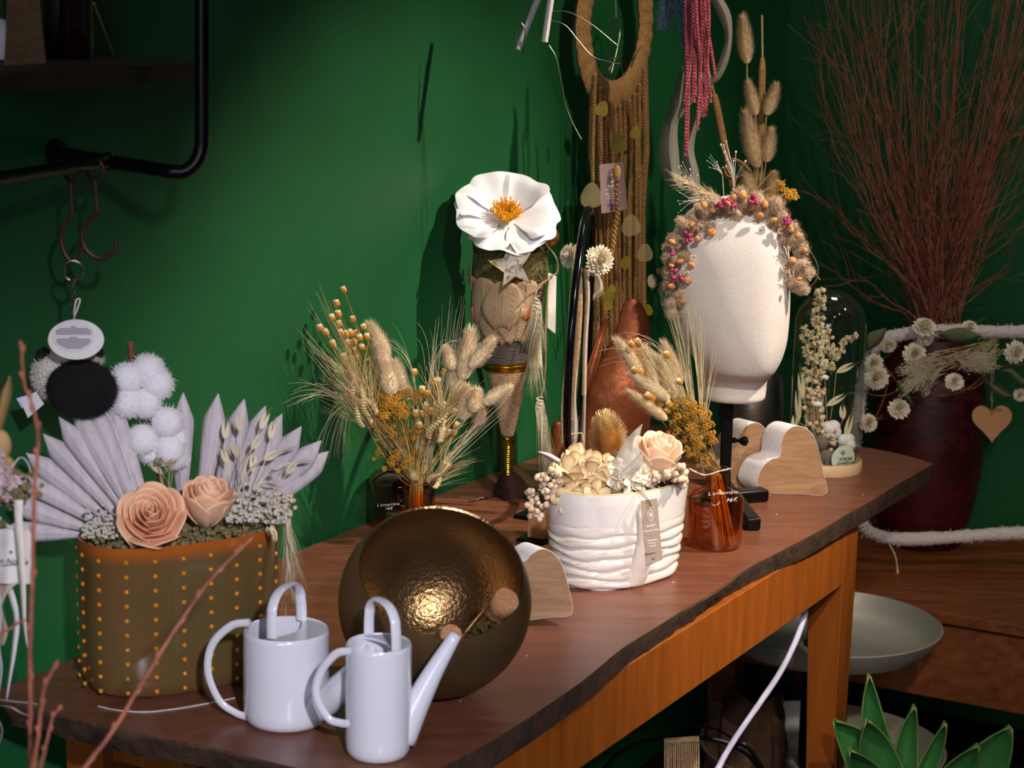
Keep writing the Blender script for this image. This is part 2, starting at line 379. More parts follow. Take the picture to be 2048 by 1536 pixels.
# ------------------------------------------------------------------ bench, tray stand, red vase
ZB = .46
a1 = (T(1713, 1196, ZB) - OO).dot(UU)
bn = thing('bench', 'low brown wooden bench with plank front standing behind table leg', 'bench', TB(a1 + .3, -.5, 0))
b = MB(); b.box(TB((a1 + 2.60) / 2, -.42, ZB - .012), (2.60 - a1, 2.1, .024), RZ); b.build('bench_top', 'bench_wood', bn, bevel=.003)
b = MB(); b.box(TB(a1 + .022, -.42, ZB - .032 - .075), (.03, 2.08, .155), RZ); b.build('front_plank', 'bench_wood', bn, bevel=.003)
for bb in (.5, -.55, -1.4):
    for aa in (a1 + .06, 2.53):
        b = MB(); b.box(TB(aa, bb, .212), (.06, .06, .424), RZ); b.build('leg', 'bench_wood', bn, smooth=False)
# tiered tray stand
tc = V((.0, 0, 0)); YT = 3.72
tcen = W(1655, 1275, YT); 
ts = thing('tiered_tray_stand', 'round silver metal tray tiers on thick dark post behind front table leg', 'tray stand', V((tcen.x, tcen.y, 0)))
def tray(zc, R, nm='tray'):
    b = MB(); M = Matrix.Translation(V((tcen.x, tcen.y, zc)))
    b.lathe([(.001, -.018), (R * .55, -.018), (R * .84, -.010), (R * .95, .012), (R, .034), (R * .985, .036), (R * .93, .013), (R * .84, -.006), (R * .55, -.013), (.001, -.013)], 72, M)
    b.build(nm, 'steel', ts)
tray(tcen.z - .002, .219); tray(W(1655, 1520, YT).z, .24)
b = MB(); zlow = W(1655, 1520, YT).z
b.lathe([(.046, 0), (.046, tcen.z - .012), (.001, tcen.z - .012)], 24, Matrix.Translation(V((tcen.x, tcen.y, 0)))); b.build('post', 'black_metal', ts)
b = MB(); b.lathe([(.04, 0), (.04, .09), (.032, .1), (.001, .1)], 24, Matrix.Translation(V((tcen.x - .0, tcen.y, tcen.z - .01)))); b.build('post_sleeve', 'black_metal', ts)
# red vase
vb = T(1846, 1088, ZB); YV = vb.y + .02; VB = V((vb.x, YV, ZB))
k = sz(YV)
vz = thing('floor_vase', 'tall dark red glittery vase standing on the bench', 'vase', VB)
b = MB(); Rr = .5 * 228 * k
prof = [(.001, 0.001), (Rr * .68, .001), (Rr * .72, .008), (Rr * .86, .08), (Rr * .97, .17), (Rr, .25), (Rr * .98, .33), (Rr * .9, .39), (Rr * .74, .43), (Rr * .56, .455), (Rr * .5, .47), (Rr * .56, .485), (Rr * .53, .485), (Rr * .46, .47), (Rr * .5, .45), (Rr * .8, .38), (Rr * .9, .25), (Rr * .6, .03), (.001, .03)]
b.lathe(prof, 64, Matrix.Translation(VB)); b.build('vase_body', 'vase_red', vz)
VT = VB + V((0, 0, .485))

# birch branches: each one a branch with its own side twigs
def branch(pts, r0, twigs=4, tl=.14, r1=.0006):
    b = MB(); P = smoothp(pts, 5); n = len(P)
    P = [p + rv(.0022) for p in P]; R = [r0 + (r1 - r0) * i / (n - 1) for i in range(n)]
    b.tube(P, R, 5)
    for i in range(2, n - 2):
        if random.random() < .5: b.ell(P[i], (R[i] * 1.5, R[i] * 1.5, R[i] * 2.2), 5, 4)
    for _ in range(twigs):
        i = random.randint(int(n * .35), n - 3); d = (P[i + 1] - P[i]).normalized()
        s = (d + rv(.75)).normalized(); L = tl * U(.35, 1.1)
        e = P[i] + s * L + V((0, 0, L * .18)); e -= UU * max(0, (e - OO).dot(UU) - 2.575); b.tube(arcp(P[i], e, rv(L * .07), 5), [R[i] * .6, R[i] * .5, R[i] * .42, R[i] * .33, .0004], 4)
        if random.random() < .6:
            m = P[i].lerp(e, .5); b.tube(arcp(m, m + (s + rv(.7) - UU * .5).normalized() * L * .4, rv(.003), 4), [R[i] * .38, R[i] * .3, .0006, .0004], 3)
    return b
GB = 'birch twigs standing in the red vase'
# long visible outer ones traced from the photo (tip pixel, mid pixel)
traced = [((1650, 0), (1735, 240)), ((1605, 30), (1655, 215)), ((1722, 0), (1760, 140)), ((1690, 0), (1730, 150)), ((1780, 0), (1770, 160)), ((1655, 335), (1730, 420)), ((1590, 378), (1690, 440)),
          ((1675, 410), (1740, 500)), ((1612, 575), (1730, 560)), ((1600, 500), (1730, 590)), ((1635, 105), (1670, 300)), ((1880, 0), (1890, 200)), ((1930, 0), (1895, 210)), ((2000, 0), (1960, 200)), ((2040, 100), (1980, 300)),
          ((2048, 255), (1985, 400)), ((2048, 330), (1980, 470)), ((2048, 480), (1985, 560)), ((2030, 40), (1990, 260)), ((1860, 0), (1870, 260)), ((2040, 400), (1975, 500))]
for i in range(100):
    if i < len(traced):
        (tx, ty), (mx, my) = traced[i]; dy = U(-.22, .12)
        tip = WB(tx, ty - (60 if ty < 10 else 0), YV + dy); mid = WB(mx, my, YV + dy * .5)
    else:
        q = U(-1, 1); q = math.copysign(abs(q) ** .85, q) ; dy = U(-.25, .16)
        tx = 1895 + q * 255; ty = U(-260, 60) + abs(q) ** 2 * 160 + (160 if random.random() < .3 else 0)
        if q > .5: ty -= 60
        tip = WB(tx, ty, YV + dy); mid = WB(1868 + q * 135 + U(-28, 28), 360 + U(-60, 60), YV + dy * .6)
    a = U(0, 6.28); rr = Rr * .38 * math.sqrt(random.random())
    base = VT + V((math.cos(a) * rr, math.sin(a) * rr, -.10)); dn = VB + V((math.cos(a) * rr * .6, math.sin(a) * rr * .6, .05))
    nk = base + V(((tip.x - VB.x) * .05, (tip.y - YV) * .05, .12))
    b = branch([dn, base, nk, nk.lerp(mid, .6) + rv(.01), mid, mid.lerp(tip, .55) + rv(.014), tip], U(.0019, .003), 6, .17)
    tag(b.build('birch_twig', 'birch_bark'), 'bare reddish brown birch twig, one of the dense bunch in the dark red vase', 'twig', GB)
# ------------------------------------------------------------------ shared flower prototypes (unit size, growing along +Z)
def bunny(seed, hairs=1150, hl=.22, hw=.0075, mats='fluff'):
    r = random.Random(seed); b = MB(); rows = []
    prof = [(.001, 0), (.42, .02), (.74, .08), (.94, .2), (1, .33), (.92, .5), (.72, .68), (.44, .84), (.18, .95), (.001, 1)]
    b.lathe([(x * .74, z) for x, z in prof], 14)
    for _ in range(hairs):                                                 # fuzz: thin swept hairs
        z = r.random() ** .9; q = r.uniform(0, 6.283)
        R = np.interp(z, [p[1] for p in prof], [p[0] for p in prof]) * .72
        c, s = math.cos(q), math.sin(q); p = V((R * c, R * s, z)); l = r.uniform(.5, 1.15)
        e = p + V((c * l * .62, s * l * .62, hl * r.uniform(.4, 1.1))) + V((r.uniform(-.12, .12), r.uniform(-.12, .12), 0))
        t = V((-s, c, 0)) * hw * 5; b.add([p - t, p + t, e], [(0, 1, 2)])
    return b.mesh('bunny_tail', mats)
BUN = [bunny(i) for i in range(3)]; BUNP = [bunny(i + 9, mats='fluff_pale') for i in range(2)]
def puff(seed):
    r = random.Random(seed); b = MB(); b.ell((0, 0, .5), (.4, .4, .46), 12, 8)
    for _ in range(620):
        d = V((r.gauss(0, 1), r.gauss(0, 1), r.gauss(0, 1))).normalized(); p = V((0, 0, .5)) + V((d.x * .38, d.y * .38, d.z * .44))
        e = p + d * r.uniform(.08, .26) + V((0, 0, .06)); t = d.orthogonal().normalized() * .022; b.add([p - t, p + t, e], [(0, 1, 2)])
    return b.mesh('puff', 'fluff_taupe')
PUF = [puff(i) for i in range(3)]
def wheat(seed, awn=1.1, m='straw', spread=.16):
    r = random.Random(seed); b = MB()
    for i in range(26):
        z = .02 + .9 * i / 26; q = (i % 2) * math.pi + (i // 2) * .25; w_ = .062 * math.sin(math.pi * min(1, .25 + z * .85)) + .02
        c, s = math.cos(q), math.sin(q); p = V((c * w_, s * w_, z)); M = frame(V((c * .35, s * .35, 1))).to_3x3()
        b.ell(p, (.038, .026, .075), 6, 5, M)
        for _ in range(2 if awn else 0):
            l = awn * r.uniform(.7, 1.15); d = V((c * spread * 1.6 + r.uniform(-spread, spread), s * spread * 1.6 + r.uniform(-spread, spread), 1)).normalized()
            m_ = p + d * l * .5 + V((c, s, 0)) * .01; e = p + d * l + V((c, s, 0)) * .06; b.tube([p, m_, e], [.0055, .004, .0012], 3, cap=False)
    b.tube([(0, 0, -.05), (0, 0, .95)], .012, 4)
    return b.mesh('wheat_ear', m)
WHE = [wheat(1), wheat(2)]; WHT = wheat(5, 1.0, 'straw_pale', .10); WHC = wheat(6, .55, 'straw_pale', .12)
def button(seed):
    b = MB(); b.lathe([(.001, 0), (.3, .05), (.48, .3), (.5, .62), (.42, .86), (.3, .9)], 10)
    b.ell((0, 0, .84), (.44, .44, .26), 8, 5, mi=1)
    for i in range(9):
        q = i * .698; b.ell((.28 * math.cos(q), .28 * math.sin(q), .96), (.13, .13, .12), 5, 4, mi=1)
    return b.mesh('button_flower', ['button_gold', 'button_cap'])
BTN = button(1)
def yarrow(seed, m='yarrow_gold', n=440):
    r = random.Random(seed); b = MB()
    cl = [(V((r.uniform(-.8, .8), r.uniform(-.8, .8), 0))) for _ in range(11)]
    for c in cl: c.z = .45 - .35 * c.length; b.tube([(0, 0, -1), (c.x * .5, c.y * .5, c.z * .2 - .3), c], [.03, .02, .015], 4)
    for i in range(n):
        c = cl[i % 11]; d = V((r.gauss(0, 1), r.gauss(0, 1), abs(r.gauss(0, 1)) * .8)).normalized() * .27 * r.random() ** .3
        b.ell(c + d, r.uniform(.032, .062), 5, 4)
    return b.mesh('yarrow_cluster', m)
YAR = [yarrow(i) for i in range(3)]
def gyps(seed, m='paper_white', n=26):
    r = random.Random(seed); b = MB()
    for i in range(n):
        e = V((r.uniform(-.45, .45), r.uniform(-.45, .45), r.uniform(.55, 1.05))); k = V((e.x * .25, e.y * .25, e.z * .5))
        b.tube([(0, 0, 0), k, e], [.008, .007, .005], 3); b.ell(e, r.uniform(.022, .036), 6, 4)
    return b.mesh('gypsophila_sprig', m)
GYP = gyps(1, n=9); GYP2 = gyps(2, 'straw_pale', 34)
def strawfl(seed, layers=6, n=24):
    r = random.Random(seed); b = MB()
    for k in range(layers):
        t = k / (layers - 1); el = math.radians(8 + 62 * t); L = 1.0 - .42 * t
        for i in range(n - k):
            q = 2 * math.pi * (i + .5 * (k % 2)) / (n - k) + r.uniform(-.08, .08); e2 = el + r.uniform(-.1, .1)
            c, s = math.cos(q), math.sin(q); rows = []
            for j, (u_, w_) in enumerate([(.12, .05), (.45, .12), (.78, .115), (1.0, .01)]):
                ra = L * u_ * math.cos(e2 + u_ * .35); z = L * u_ * math.sin(e2) + .1 * k * .3 - .08 * u_ * (1 - t)
                p = V((c * ra, s * ra, z)); tt = V((-s, c, 0)); rows.append([p - tt * w_, p - V((0, 0, .03)), p + tt * w_])
            b.grid(rows, 0)
    b.ell((0, 0, .22), (.26, .26, .16), 12, 6, mi=1)
    for i in range(60):
        q = r.uniform(0, 6.28); a = .25 * math.sqrt(r.random()); b.ell((a * math.cos(q), a * math.sin(q), .33 - a * .3), .03, 4, 3, mi=1)
    return b.mesh('strawflower', ['strawflower', 'strawflower_eye'])
SFL = [strawfl(1), strawfl(2)]
bb_ = MB(); bb_.ell((0, 0, 0), 1, 12, 8); bb_.ell((0, 0, .97), (.18, .18, .1), 5, 3)
BER = bb_.mesh('berry', 'berry_cream'); BERP = bb_.mesh('berry', 'berry_pink')
bb_ = MB(); bb_.ell((0, 0, .5), (.5, .34, .5), 12, 8)
for i in range(40): q = i * 2.4; bb_.ell((.33 * math.cos(q) * math.sqrt(i / 40), .3, .5 + .33 * math.sin(q) * math.sqrt(i / 40)), .05, 5, 4)
POD = bb_.mesh('orange_pod', 'pod_orange')
bb_ = MB()                                                                 # oat spikelet
for s_ in (-1, 1):
    rows = []
    for j in range(7):
        t = j / 6; w_ = .13 * math.sin(math.pi * (t ** .7)) + .004; x0 = s_ * (.10 * math.sin(math.pi * t * .9) + .09 * t)
        rows.append([(x0 - w_, 0, t), (x0, .05 * math.sin(math.pi * t) * s_, t), (x0 + w_, 0, t)])
    bb_.grid(rows)
bb_.tube([(0, 0, 0), (.02, 0, .6), (.05, .02, 1.3)], [.02, .012, .004], 4)
OAT = bb_.mesh('oat_spikelet', 'straw_pale')
bb_ = MB()                                                                 # hydrangea floret: four rounded petals
for i in range(4):
    q0 = i * math.pi / 2; rows = []; tn = []
    for j in range(6):
        t = j / 5; row = []; tr = []
        for k in range(7):
            s_ = (k - 3) / 3; a = q0 + s_ * .75 * (1 - .25 * t); ra = .06 + .94 * t * (1 - .18 * s_ * s_ * t)
            row.append((ra * math.cos(a), ra * math.sin(a), .16 * t * t * math.sin(2.3 * s_ + i) + .12 * t - .1 * abs(s_) * t)); tr.append(min(1, max(0, t - .72) * 2.8 * (.45 + .55 * (i % 2)) + max(0, abs(s_) - .6) * 1.6 * t + .25 * (1 - t)))
        rows.append(row); tn.append(tr)
    bb_.grid(rows, tint=tn)
bb_.ell((0, 0, .08), .07, 6, 4)
FLO = bb_.mesh('hydrangea_floret', 'hydrangea'); FLW = bb_.mesh('hydrangea_floret', 'hydrangea_white')
def put_b(parent, px, py, Y, tx, ty, w, TY=None, mesh=None, name='bunny_tail', lbl=None):   # base pixel -> tip pixel
    me = mesh or random.choice(BUN); o = inst(me, name, parent, btw(W(px, py, Y), W(tx, ty, TY or Y), w * sz(Y))); return o
def stem(parent, pts, r, m='stem_gold', name='stem', n=5):
    b = MB(); b.tube(smoothp(pts, 4) if len(pts) > 2 else pts, r, n); return b.build(name, m, parent)

# ------------------------------------------------------------------ left: brown dotted planter
PB = T(362, 1352); PB = V((PB.x, PB.y, .8)); ang = math.radians(33)
pl = thing('planter', 'brown glazed oval planter with rows of raised amber dots', 'planter', PB)
RP = Matrix.Rotation(ang, 4, 'Z'); MP = Matrix.Translation(PB) @ RP
AX, BX = .127, .075; HP = .193
def ovr(q): c, s = math.cos(q), math.sin(q); k = (abs(c) ** 2.6 + abs(s) ** 2.6) ** (-1 / 2.6); return V((AX * c * k, BX * s * k, 0))
b = MB(); n = 96; rows = []; tn = []
for r_, z, tt in [(.01, .001, 0), (.86, .001, 0), (.93, .006, 0), (.97, .02, 0), (1.0, .06, 0), (1.0, .12, 0), (1.0, .172, .05), (1.0, .182, .7), (.995, .186, 1), (.985, HP, 1), (.955, HP - .002, 1), (.94, .17, .6), (.94, .02, 0), (.01, .02, 0)]:
    rows.append([MP @ (ovr(2 * math.pi * j / n) * r_ + V((0, 0, z))) for j in range(n)]); tn.append([tt] * n)
b.grid(rows, close=True, tint=tn)
cols = 19; acc = []; L = 0; prev = ovr(0)
for i in range(1, 721):
    p = ovr(2 * math.pi * i / 720); L += (p - prev).length; acc.append((L, i)); prev = p
for c in range(cols):
    target = L * (c + .5) / cols; i = min(acc, key=lambda a: abs(a[0] - target))[1]; q = 2 * math.pi * i / 720
    p = ovr(q); nn = (ovr(q + .01) - ovr(q - .01)).normalized(); nn = V((nn.y, -nn.x, 0))
    for j in range(10):
        z = .012 + .0182 * j; rr = .0034
        M = (RP.to_3x3() @ frame(nn).to_3x3()); b.ell(MP @ (p + V((0, 0, z))), (rr, rr, rr * .8), 10, 6, M, 1)
b.build('planter_body', ['brown_glaze', 'amber_dot'], pl)
b = MB(); th = [TB(0, 0)] * 0
th = [T(x, y, .8008) for x, y in [(196, 1412), (232, 1420), (290, 1424), (350, 1418), (420, 1406), (470, 1396)]]
b.tube(smoothp(th, 5), .0008, 5); tag(b.build('thread', 'yarn_white'), 'thin white thread lying along the foot of the brown dotted planter', 'thread')
b = MB(); rows = []
for i in range(8):
    t = i / 7; rows.append([MP @ (ovr(2 * math.pi * j / 48) * (1 - t) * .96 + V((0, 0, HP - .012 + .022 * t + U(-.004, .004)))) for j in range(48)])
b.grid(rows, close=True)
for _ in range(520):
    q = U(0, 6.28); rr = math.sqrt(random.random()) * .93; p = MP @ (ovr(q) * rr + V((0, 0, HP - .004 + .014 * (1 - rr)))); b.ell(p + V((0, 0, U(0, .01))), U(.0015, .004), 5, 4)
for _ in range(200):
    q = U(0, 6.28); rr = math.sqrt(random.random()) * .93; p = MP @ (ovr(q) * rr + V((0, 0, HP))); b.tube([p, p + V((U(-.01, .01), U(-.01, .01), U(.006, .022)))], [.0006, .0002], 3)
tag(b.build('dried_moss', 'dried_moss'), 'pale dried moss and lichen filling the brown dotted planter', 'moss', kind='stuff')

def fan(label, blades, conv, Yb, dY, wid):
    root = thing('palm_fan', label, 'palm leaf', W(conv[0], conv[1], Yb))
    C0 = W(conv[0], conv[1], Yb)
    for i, (tx, ty, bx, by) in enumerate(blades):
        yy = Yb + dY * (i / max(1, len(blades) - 1) - .5); tip = W(tx, ty, yy); base = W(bx, by, Yb)
        d = (tip - base); L = d.length; d.normalize(); side = d.cross(V((0, -1, .2))).normalized(); nrm = side.cross(d)
        rows = []
        for t, k in [(0, .28), (.15, .44), (.35, .68), (.6, .9), (.76, 1.0), (.82, .93), (.91, .5), (1, .02)]:
            p = base + d * L * t + nrm * .004 * math.sin(t * 3 + i); w_ = wid * sz(Yb) * k * .5; ridge = nrm * (-1) ** 0 * w_ * .55
            rows.append([p - side * w_, p - side * w_ * .5 + ridge * .55, p + ridge, p + side * w_ * .5 + ridge * .4, p + side * w_])
        b = MB(); b.grid(rows); b.build('leaf_blade', 'palm_white', root, solid=.0008, sharp=25)
YP = PB.y
fan('white pleated palm leaf fan spreading left from the brown planter', [(0, 1062, 175, 1068), (21, 1005, 190, 1062), (30, 950, 205, 1050), (52, 906, 222, 1045), (87, 867, 240, 1040), (119, 833, 258, 1035), (146, 809, 270, 1035), (179, 799, 282, 1036), (190, 793, 290, 1036), (208, 777, 300, 1036)], (285, 1090), YP - .02, .04, 44)
fan('white pleated palm leaf fan spreading right behind the second rose', [(367, 785, 362, 1050), (436, 788, 398, 1050), (488, 799, 420, 1050), (531, 812, 440, 1050), (565, 827, 458, 1048), (604, 852, 475, 1046), (643, 881, 492, 1042), (657, 903, 505, 1040)], (420, 1090), YP + .045, .03, 46)

def rose(name, label, c, R, up, m, layers=((.16, 4, .98), (.30, 5, .95), (.48, 6, .88), (.70, 6, .78), (.92, 6, .62)), H=1.0, tight=0):
    root = thing(name, label, 'rose', c); F = frame(up).to_3x3(); rr = random.Random(int(R * 1e6))
    for li, (ra, n, top) in enumerate(layers):
        for i in range(n):
            a0 = 2 * math.pi * (i / n) + li * .7 + rr.uniform(-.15, .15); half = math.pi / n * 1.35; b = MB(); rows = []
            curl = .28 * li / (len(layers) - 1) * (1 - tight); hh = H * top
            for j in range(8):
                t = j / 7; row = []
                for k in range(9):
                    s = (k - 4) / 4; a = a0 + s * half
                    rad = R * (.12 + (ra - .12) * math.sin(min(1, t * 1.15) * math.pi / 2) ** .8 + curl * max(0, t - .68) ** 1.3 * 2.2 * (1 - .3 * s * s)) + R * .035 * s
                    z = R * (-.62 + hh * 1.25 * t - (.20 + .25 * (li / 5)) * s * s * t - curl * max(0, t - .8) * 1.6) + R * .02 * math.sin(5 * s + i)
                    row.append(c + F @ V((rad * math.cos(a), rad * math.sin(a), z)))
                rows.append(row)
            b.grid(rows); b.build('petal', m, root, solid=.0006)
    b = MB(); b.lathe([(.001, -R * .75), (R * .2, -R * .7), (R * .24, -R * .5), (R * .1, -R * .3)], 10, Matrix.Translation(c) @ frame(up)); b.build('calyx', 'dried_moss', root)
    return root
k = sz(YP)
rose('preserved_rose', 'open peach rose facing forward, nearer of the pair in brown planter', W(303, 1032, YP - .078), 66 * k, V((.05, -.80, .62)), 'rose_peach', ((.10, 3, 1.02), (.22, 4, 1.0), (.36, 5, .97), (.52, 6, .92), (.70, 6, .85), (.92, 7, .72)))
rose('preserved_rose', 'peach rose bud seen from the side, right of the open rose', W(415, 1022, YP - .045), 58 * k, V((.12, -.30, .95)), 'rose_peach', ((.12, 3, 1.5), (.26, 4, 1.48), (.42, 5, 1.45), (.6, 5, 1.38), (.78, 5, 1.25)), tight=.3)
# cotton branch
ct = thing('cotton_branch', 'cotton branch with fluffy white bolls behind the peach roses', 'cotton', W(330, 1075, YP + .02))
YC = YP + .02
stem(ct, [W(330, 1080, YC), W(322, 960, YC + .01), W(290, 850, YC + .02), W(268, 760, YC + .02), W(261, 685, YC + .02)], [.0045] * 13 + [.0042] * 4, 'twig_bark', 'branch', 9)
b = MB(); b.ell(W(261, 685, YC + .019), (.0046, .0046, .001), 10, 4); b.build('cut_end', 'cork', ct)
def boll(lobes, Yb, cx, cy, calyx):
    b = MB()
    for x, y, r_, dy in lobes:
        q_ = (r_ * k * 1.16, r_ * k, r_ * k * 1.14); b.ell(W(x, y, Yb + dy), q_, 18, 12); fuzz(b, W(x, y, Yb + dy), q_, 420, .0045, .00045)
    o = b.build('cotton_boll', 'cotton', ct)
    b = MB(); c = W(cx, cy, Yb + .012)
    for a in range(5):
        d = V((math.cos(a * 1.257 + .5), -.25, math.sin(a * 1.257 + .5))); e = c + d * calyx * k
        s = d.cross(V((0, 1, 0))).normalized() * .008; b.grid([[c - s * .5, c + s * .5], [c.lerp(e, .6) - s, c.lerp(e, .6) + s], [e - s * .1, e + s * .1]])
    b.build('calyx', 'calyx_brown', ct, solid=.001)
boll([(254, 757, 28, -.004), (297, 742, 30, .003), (315, 768, 28, .0), (256, 805, 27, -.006), (292, 806, 27, -.003)], YC - .02, 283, 785, 38)
boll([(335, 845, 28, -.004), (350, 878, 24, .004), (286, 880, 28, -.006), (340, 898, 27, -.004), (300, 905, 20, .002), (348, 912, 25, .004)], YC - .015, 305, 868, 42)
# small dried flowers in the planter
def sprigs(name, label, cat, base, tips, Y, mesh, w, L=.02, m='straw', lift=0, sway=.012, wl=None):
    root = thing(name, label, cat, W(base[0], base[1], Y))
    for tx, ty in tips:
        dy = U(-.02, .02); e = W(tx, ty, Y + dy); b0 = W(base[0] + U(-8, 8), base[1], Y); P = arcp(b0, e, rv(sway) + V((0, 0, .008)), 7)
        stem(root, P, .0006, m, 'stem', 3); d = (P[-1] - P[-2]).normalized()
        inst(random.choice(mesh) if isinstance(mesh, list) else mesh, wl or 'spikelet', root, MX(e, d, L, w))
    return root
sprigs('oat_spray', 'pale dried oat spray over the right palm fan', 'dried grass', (462, 1040), [(450, 880), (480, 865), (502, 900), (525, 920), (540, 880), (560, 905), (545, 940), (505, 945), (520, 860), (475, 915), (572, 950), (530, 965), (455, 930), (590, 925)], YP - .01, OAT, .018, .024, 'straw_pale')
sprigs('oat_spray', 'short oat spikelets below the cotton bolls, behind the open rose', 'dried grass', (335, 1030), [(318, 930), (335, 935), (348, 938), (325, 950), (345, 925)], YP - .0, OAT, .02, .026, 'straw')
sprigs('oat_spray', 'two oat spikelets hanging over the right rim of the brown planter', 'dried grass', (528, 1036), [(534, 1052), (542, 1050), (548, 1056)], YP - .035, OAT, .012, .016, 'straw', sway=.003)
bs = thing('berry_sprig', 'cluster of small cream berries at the right rim of the brown planter', 'berries', W(560, 1050, YP + .01))
for _ in range(34):
    q = U(0, 6.28); a = math.sqrt(random.random()); p = W(563 + a * 30 * math.cos(q), 1010 + a * 24 * math.sin(q), YP - .01 + U(-.012, .006)); r_ = U(.0026, .0036)
    inst(BER, 'berry', bs, MX(p, V((0, -1, .3)), r_)); b = MB(); b.tube([p, W(555, 1050, YP + .01)], .0005, 3); b.build('stalk', 'straw', bs)
ws = thing('lichen_tuft', 'whitish lichen tufts left of the open rose in the brown planter', 'lichen', W(205, 1080, YP - .05))
b = MB()
for _ in range(260): p = W(U(165, 245), 1075 - abs(random.gauss(0, 22)), YP - .06 + U(-.02, .03)); b.ell(p, U(.001, .0032), 5, 4)
tag(b.build('lichen', 'candle_cream', ws), kind='stuff')
ws = thing('lichen_tuft', 'pale lichen tufts between second rose and berry sprig in brown planter', 'lichen', W(505, 1050, YP))
b = MB()
for _ in range(420): p = W(U(455, 575), 1045 - abs(random.gauss(0, 28)), YP - .02 + U(-.03, .03)); b.ell(p, U(.001, .0036), 5, 4)
tag(b.build('lichen', 'candle_cream', ws), kind='stuff')
# drooping wheat at right end of planter
dw = thing('wheat_ear', 'white drooping wheat ear hanging from right end of the brown planter', 'wheat', W(578, 1030, YP + .02))
inst(WHT, 'ear', dw, btw(W(574, 1020, YP + .01), W(578, 1150, YP - .01), 70 * k, w2=50 * k)); inst(WHT, 'ear', dw, btw(W(566, 1015, YP + .0), W(586, 1110, YP - .02), 60 * k))
stem(dw, [W(545, 1050, YP), W(565, 1012, YP), W(574, 1022, YP + .01)], .0008, 'straw_pale')

# ------------------------------------------------------------------ watering cans
def can(label, cx, cyb, w, ytop, axis_deg, hpts, spts, srad, arch, hr=.0042, group=None):
    B = T(cx, cyb); B = V((B.x, B.y, .8)); Y = B.y; k = sz(Y); R = w / 2 * k; H = W(cx, ytop, Y).z - .8
    root = thing('watering_can', label, 'watering can', B)
    M = Matrix.Translation(B) @ Matrix.Rotation(math.radians(axis_deg), 4, 'Z')
    b = MB(); b.lathe([(.001, .0), (R * .80, .0), (R * .92, .003), (R * .985, .010), (R, .02), (R, H - .006), (R * .99, H - .002), (R * .96, H), (R * .93, H - .001), (R * .92, H - .006), (R * .92, .01), (.001, .006)], 64, M)
    b.build('body', 'porcelain', root)
    b = MB(); outl = []                                                   # lid plate over the spout half with a curved cut
    for i in range(25): q = math.radians(-100 + 200 * i / 24); outl.append(V((R * .95 * math.cos(q), R * .95 * math.sin(q), 0)))
    for i in range(1, 12): t = i / 12; y = R * .95 * math.sin(math.radians(100)) * (1 - 2 * t); outl.append(V((R * (-.16 + .42 * math.sin(math.pi * t)), y, 0)))
    b.poly([M @ (p + V((0, 0, H - .0015))) for p in outl], (0, 0, -.003)); b.build('lid_plate', 'porcelain', root, smooth=False)
    b = MB(); P = smoothp([W(x, y, Y + dy) for x, y, dy in hpts], 8); b.tube(P, [hr * 1.15] * len(P), 12, flat=.62, side=V((0, 1, 0))); b.build('side_handle', 'porcelain', root)
    b = MB(); (ax, ay), (bx, by), (tx, ty), da = [q[:2] for q in arch]
    P0 = W(ax, ay, Y + da[0]); P1 = W(bx, by, Y + da[1]); top = W(tx, ty, Y + (da[0] + da[1]) / 2); mid = (P0 + P1) / 2; hv = top - mid; pts = []
    for i in range(33):
        a = math.pi * i / 32; pts.append(mid + (P0 - mid) * math.copysign(abs(math.cos(a)) ** .8, math.cos(a)) * (1.04 if 4 < i < 28 else 1) + hv * math.sin(a) ** .62)
    b.tube(pts, 11.6 * k, 14, flat=.5, side=V((math.cos(math.radians(axis_deg)), math.sin(math.radians(axis_deg)), 0)).cross(V((0, 0, 1)))); b.build('top_handle', 'porcelain', root)
    b = MB(); P = [W(x, y, Y + dy) for x, y, dy in spts]; P = smoothp(P, 6); n = len(P)
    Rr = [srad[0] * k + (srad[1] - srad[0]) * k * i / (n - 1) for i in range(n)]; b.tube(P, Rr, 20, cap=False)
    b.build('spout', 'porcelain', root, solid=.0016)
    return root
can('white porcelain watering can with wide body, left of the pair', 573, 1441, 178, 1257, -24,
    [(500, 1245, -.02), (462, 1252, -.012), (424, 1290, -.004), (416, 1345, 0), (438, 1400, 0), (470, 1425, -.004), (500, 1436, -.012)],
    [(610, 1418, -.012), (650, 1402, -.035), (690, 1365, -.055), (715, 1335, -.066), (742, 1300, -.075)], (38, 13),
    ((543, 1276, -.046), (603, 1240, .040), (572, 1172, 0), (-.046, .040)))
can('white porcelain watering can with narrow body and long spout, right of the pair', 756, 1508, 137, 1285, 30,
    [(704, 1303, -.02), (672, 1308, -.014), (640, 1346, -.008), (632, 1392, -.008), (655, 1435, -.01), (680, 1446, -.014), (706, 1448, -.02)],
    [(800, 1476, .004), (832, 1410, .010), (868, 1342, .016), (912, 1268, .026)], (34, 12),
    ((738, 1266, .03), (793, 1300, -.028), (765, 1202, 0), (.03, -.028)))

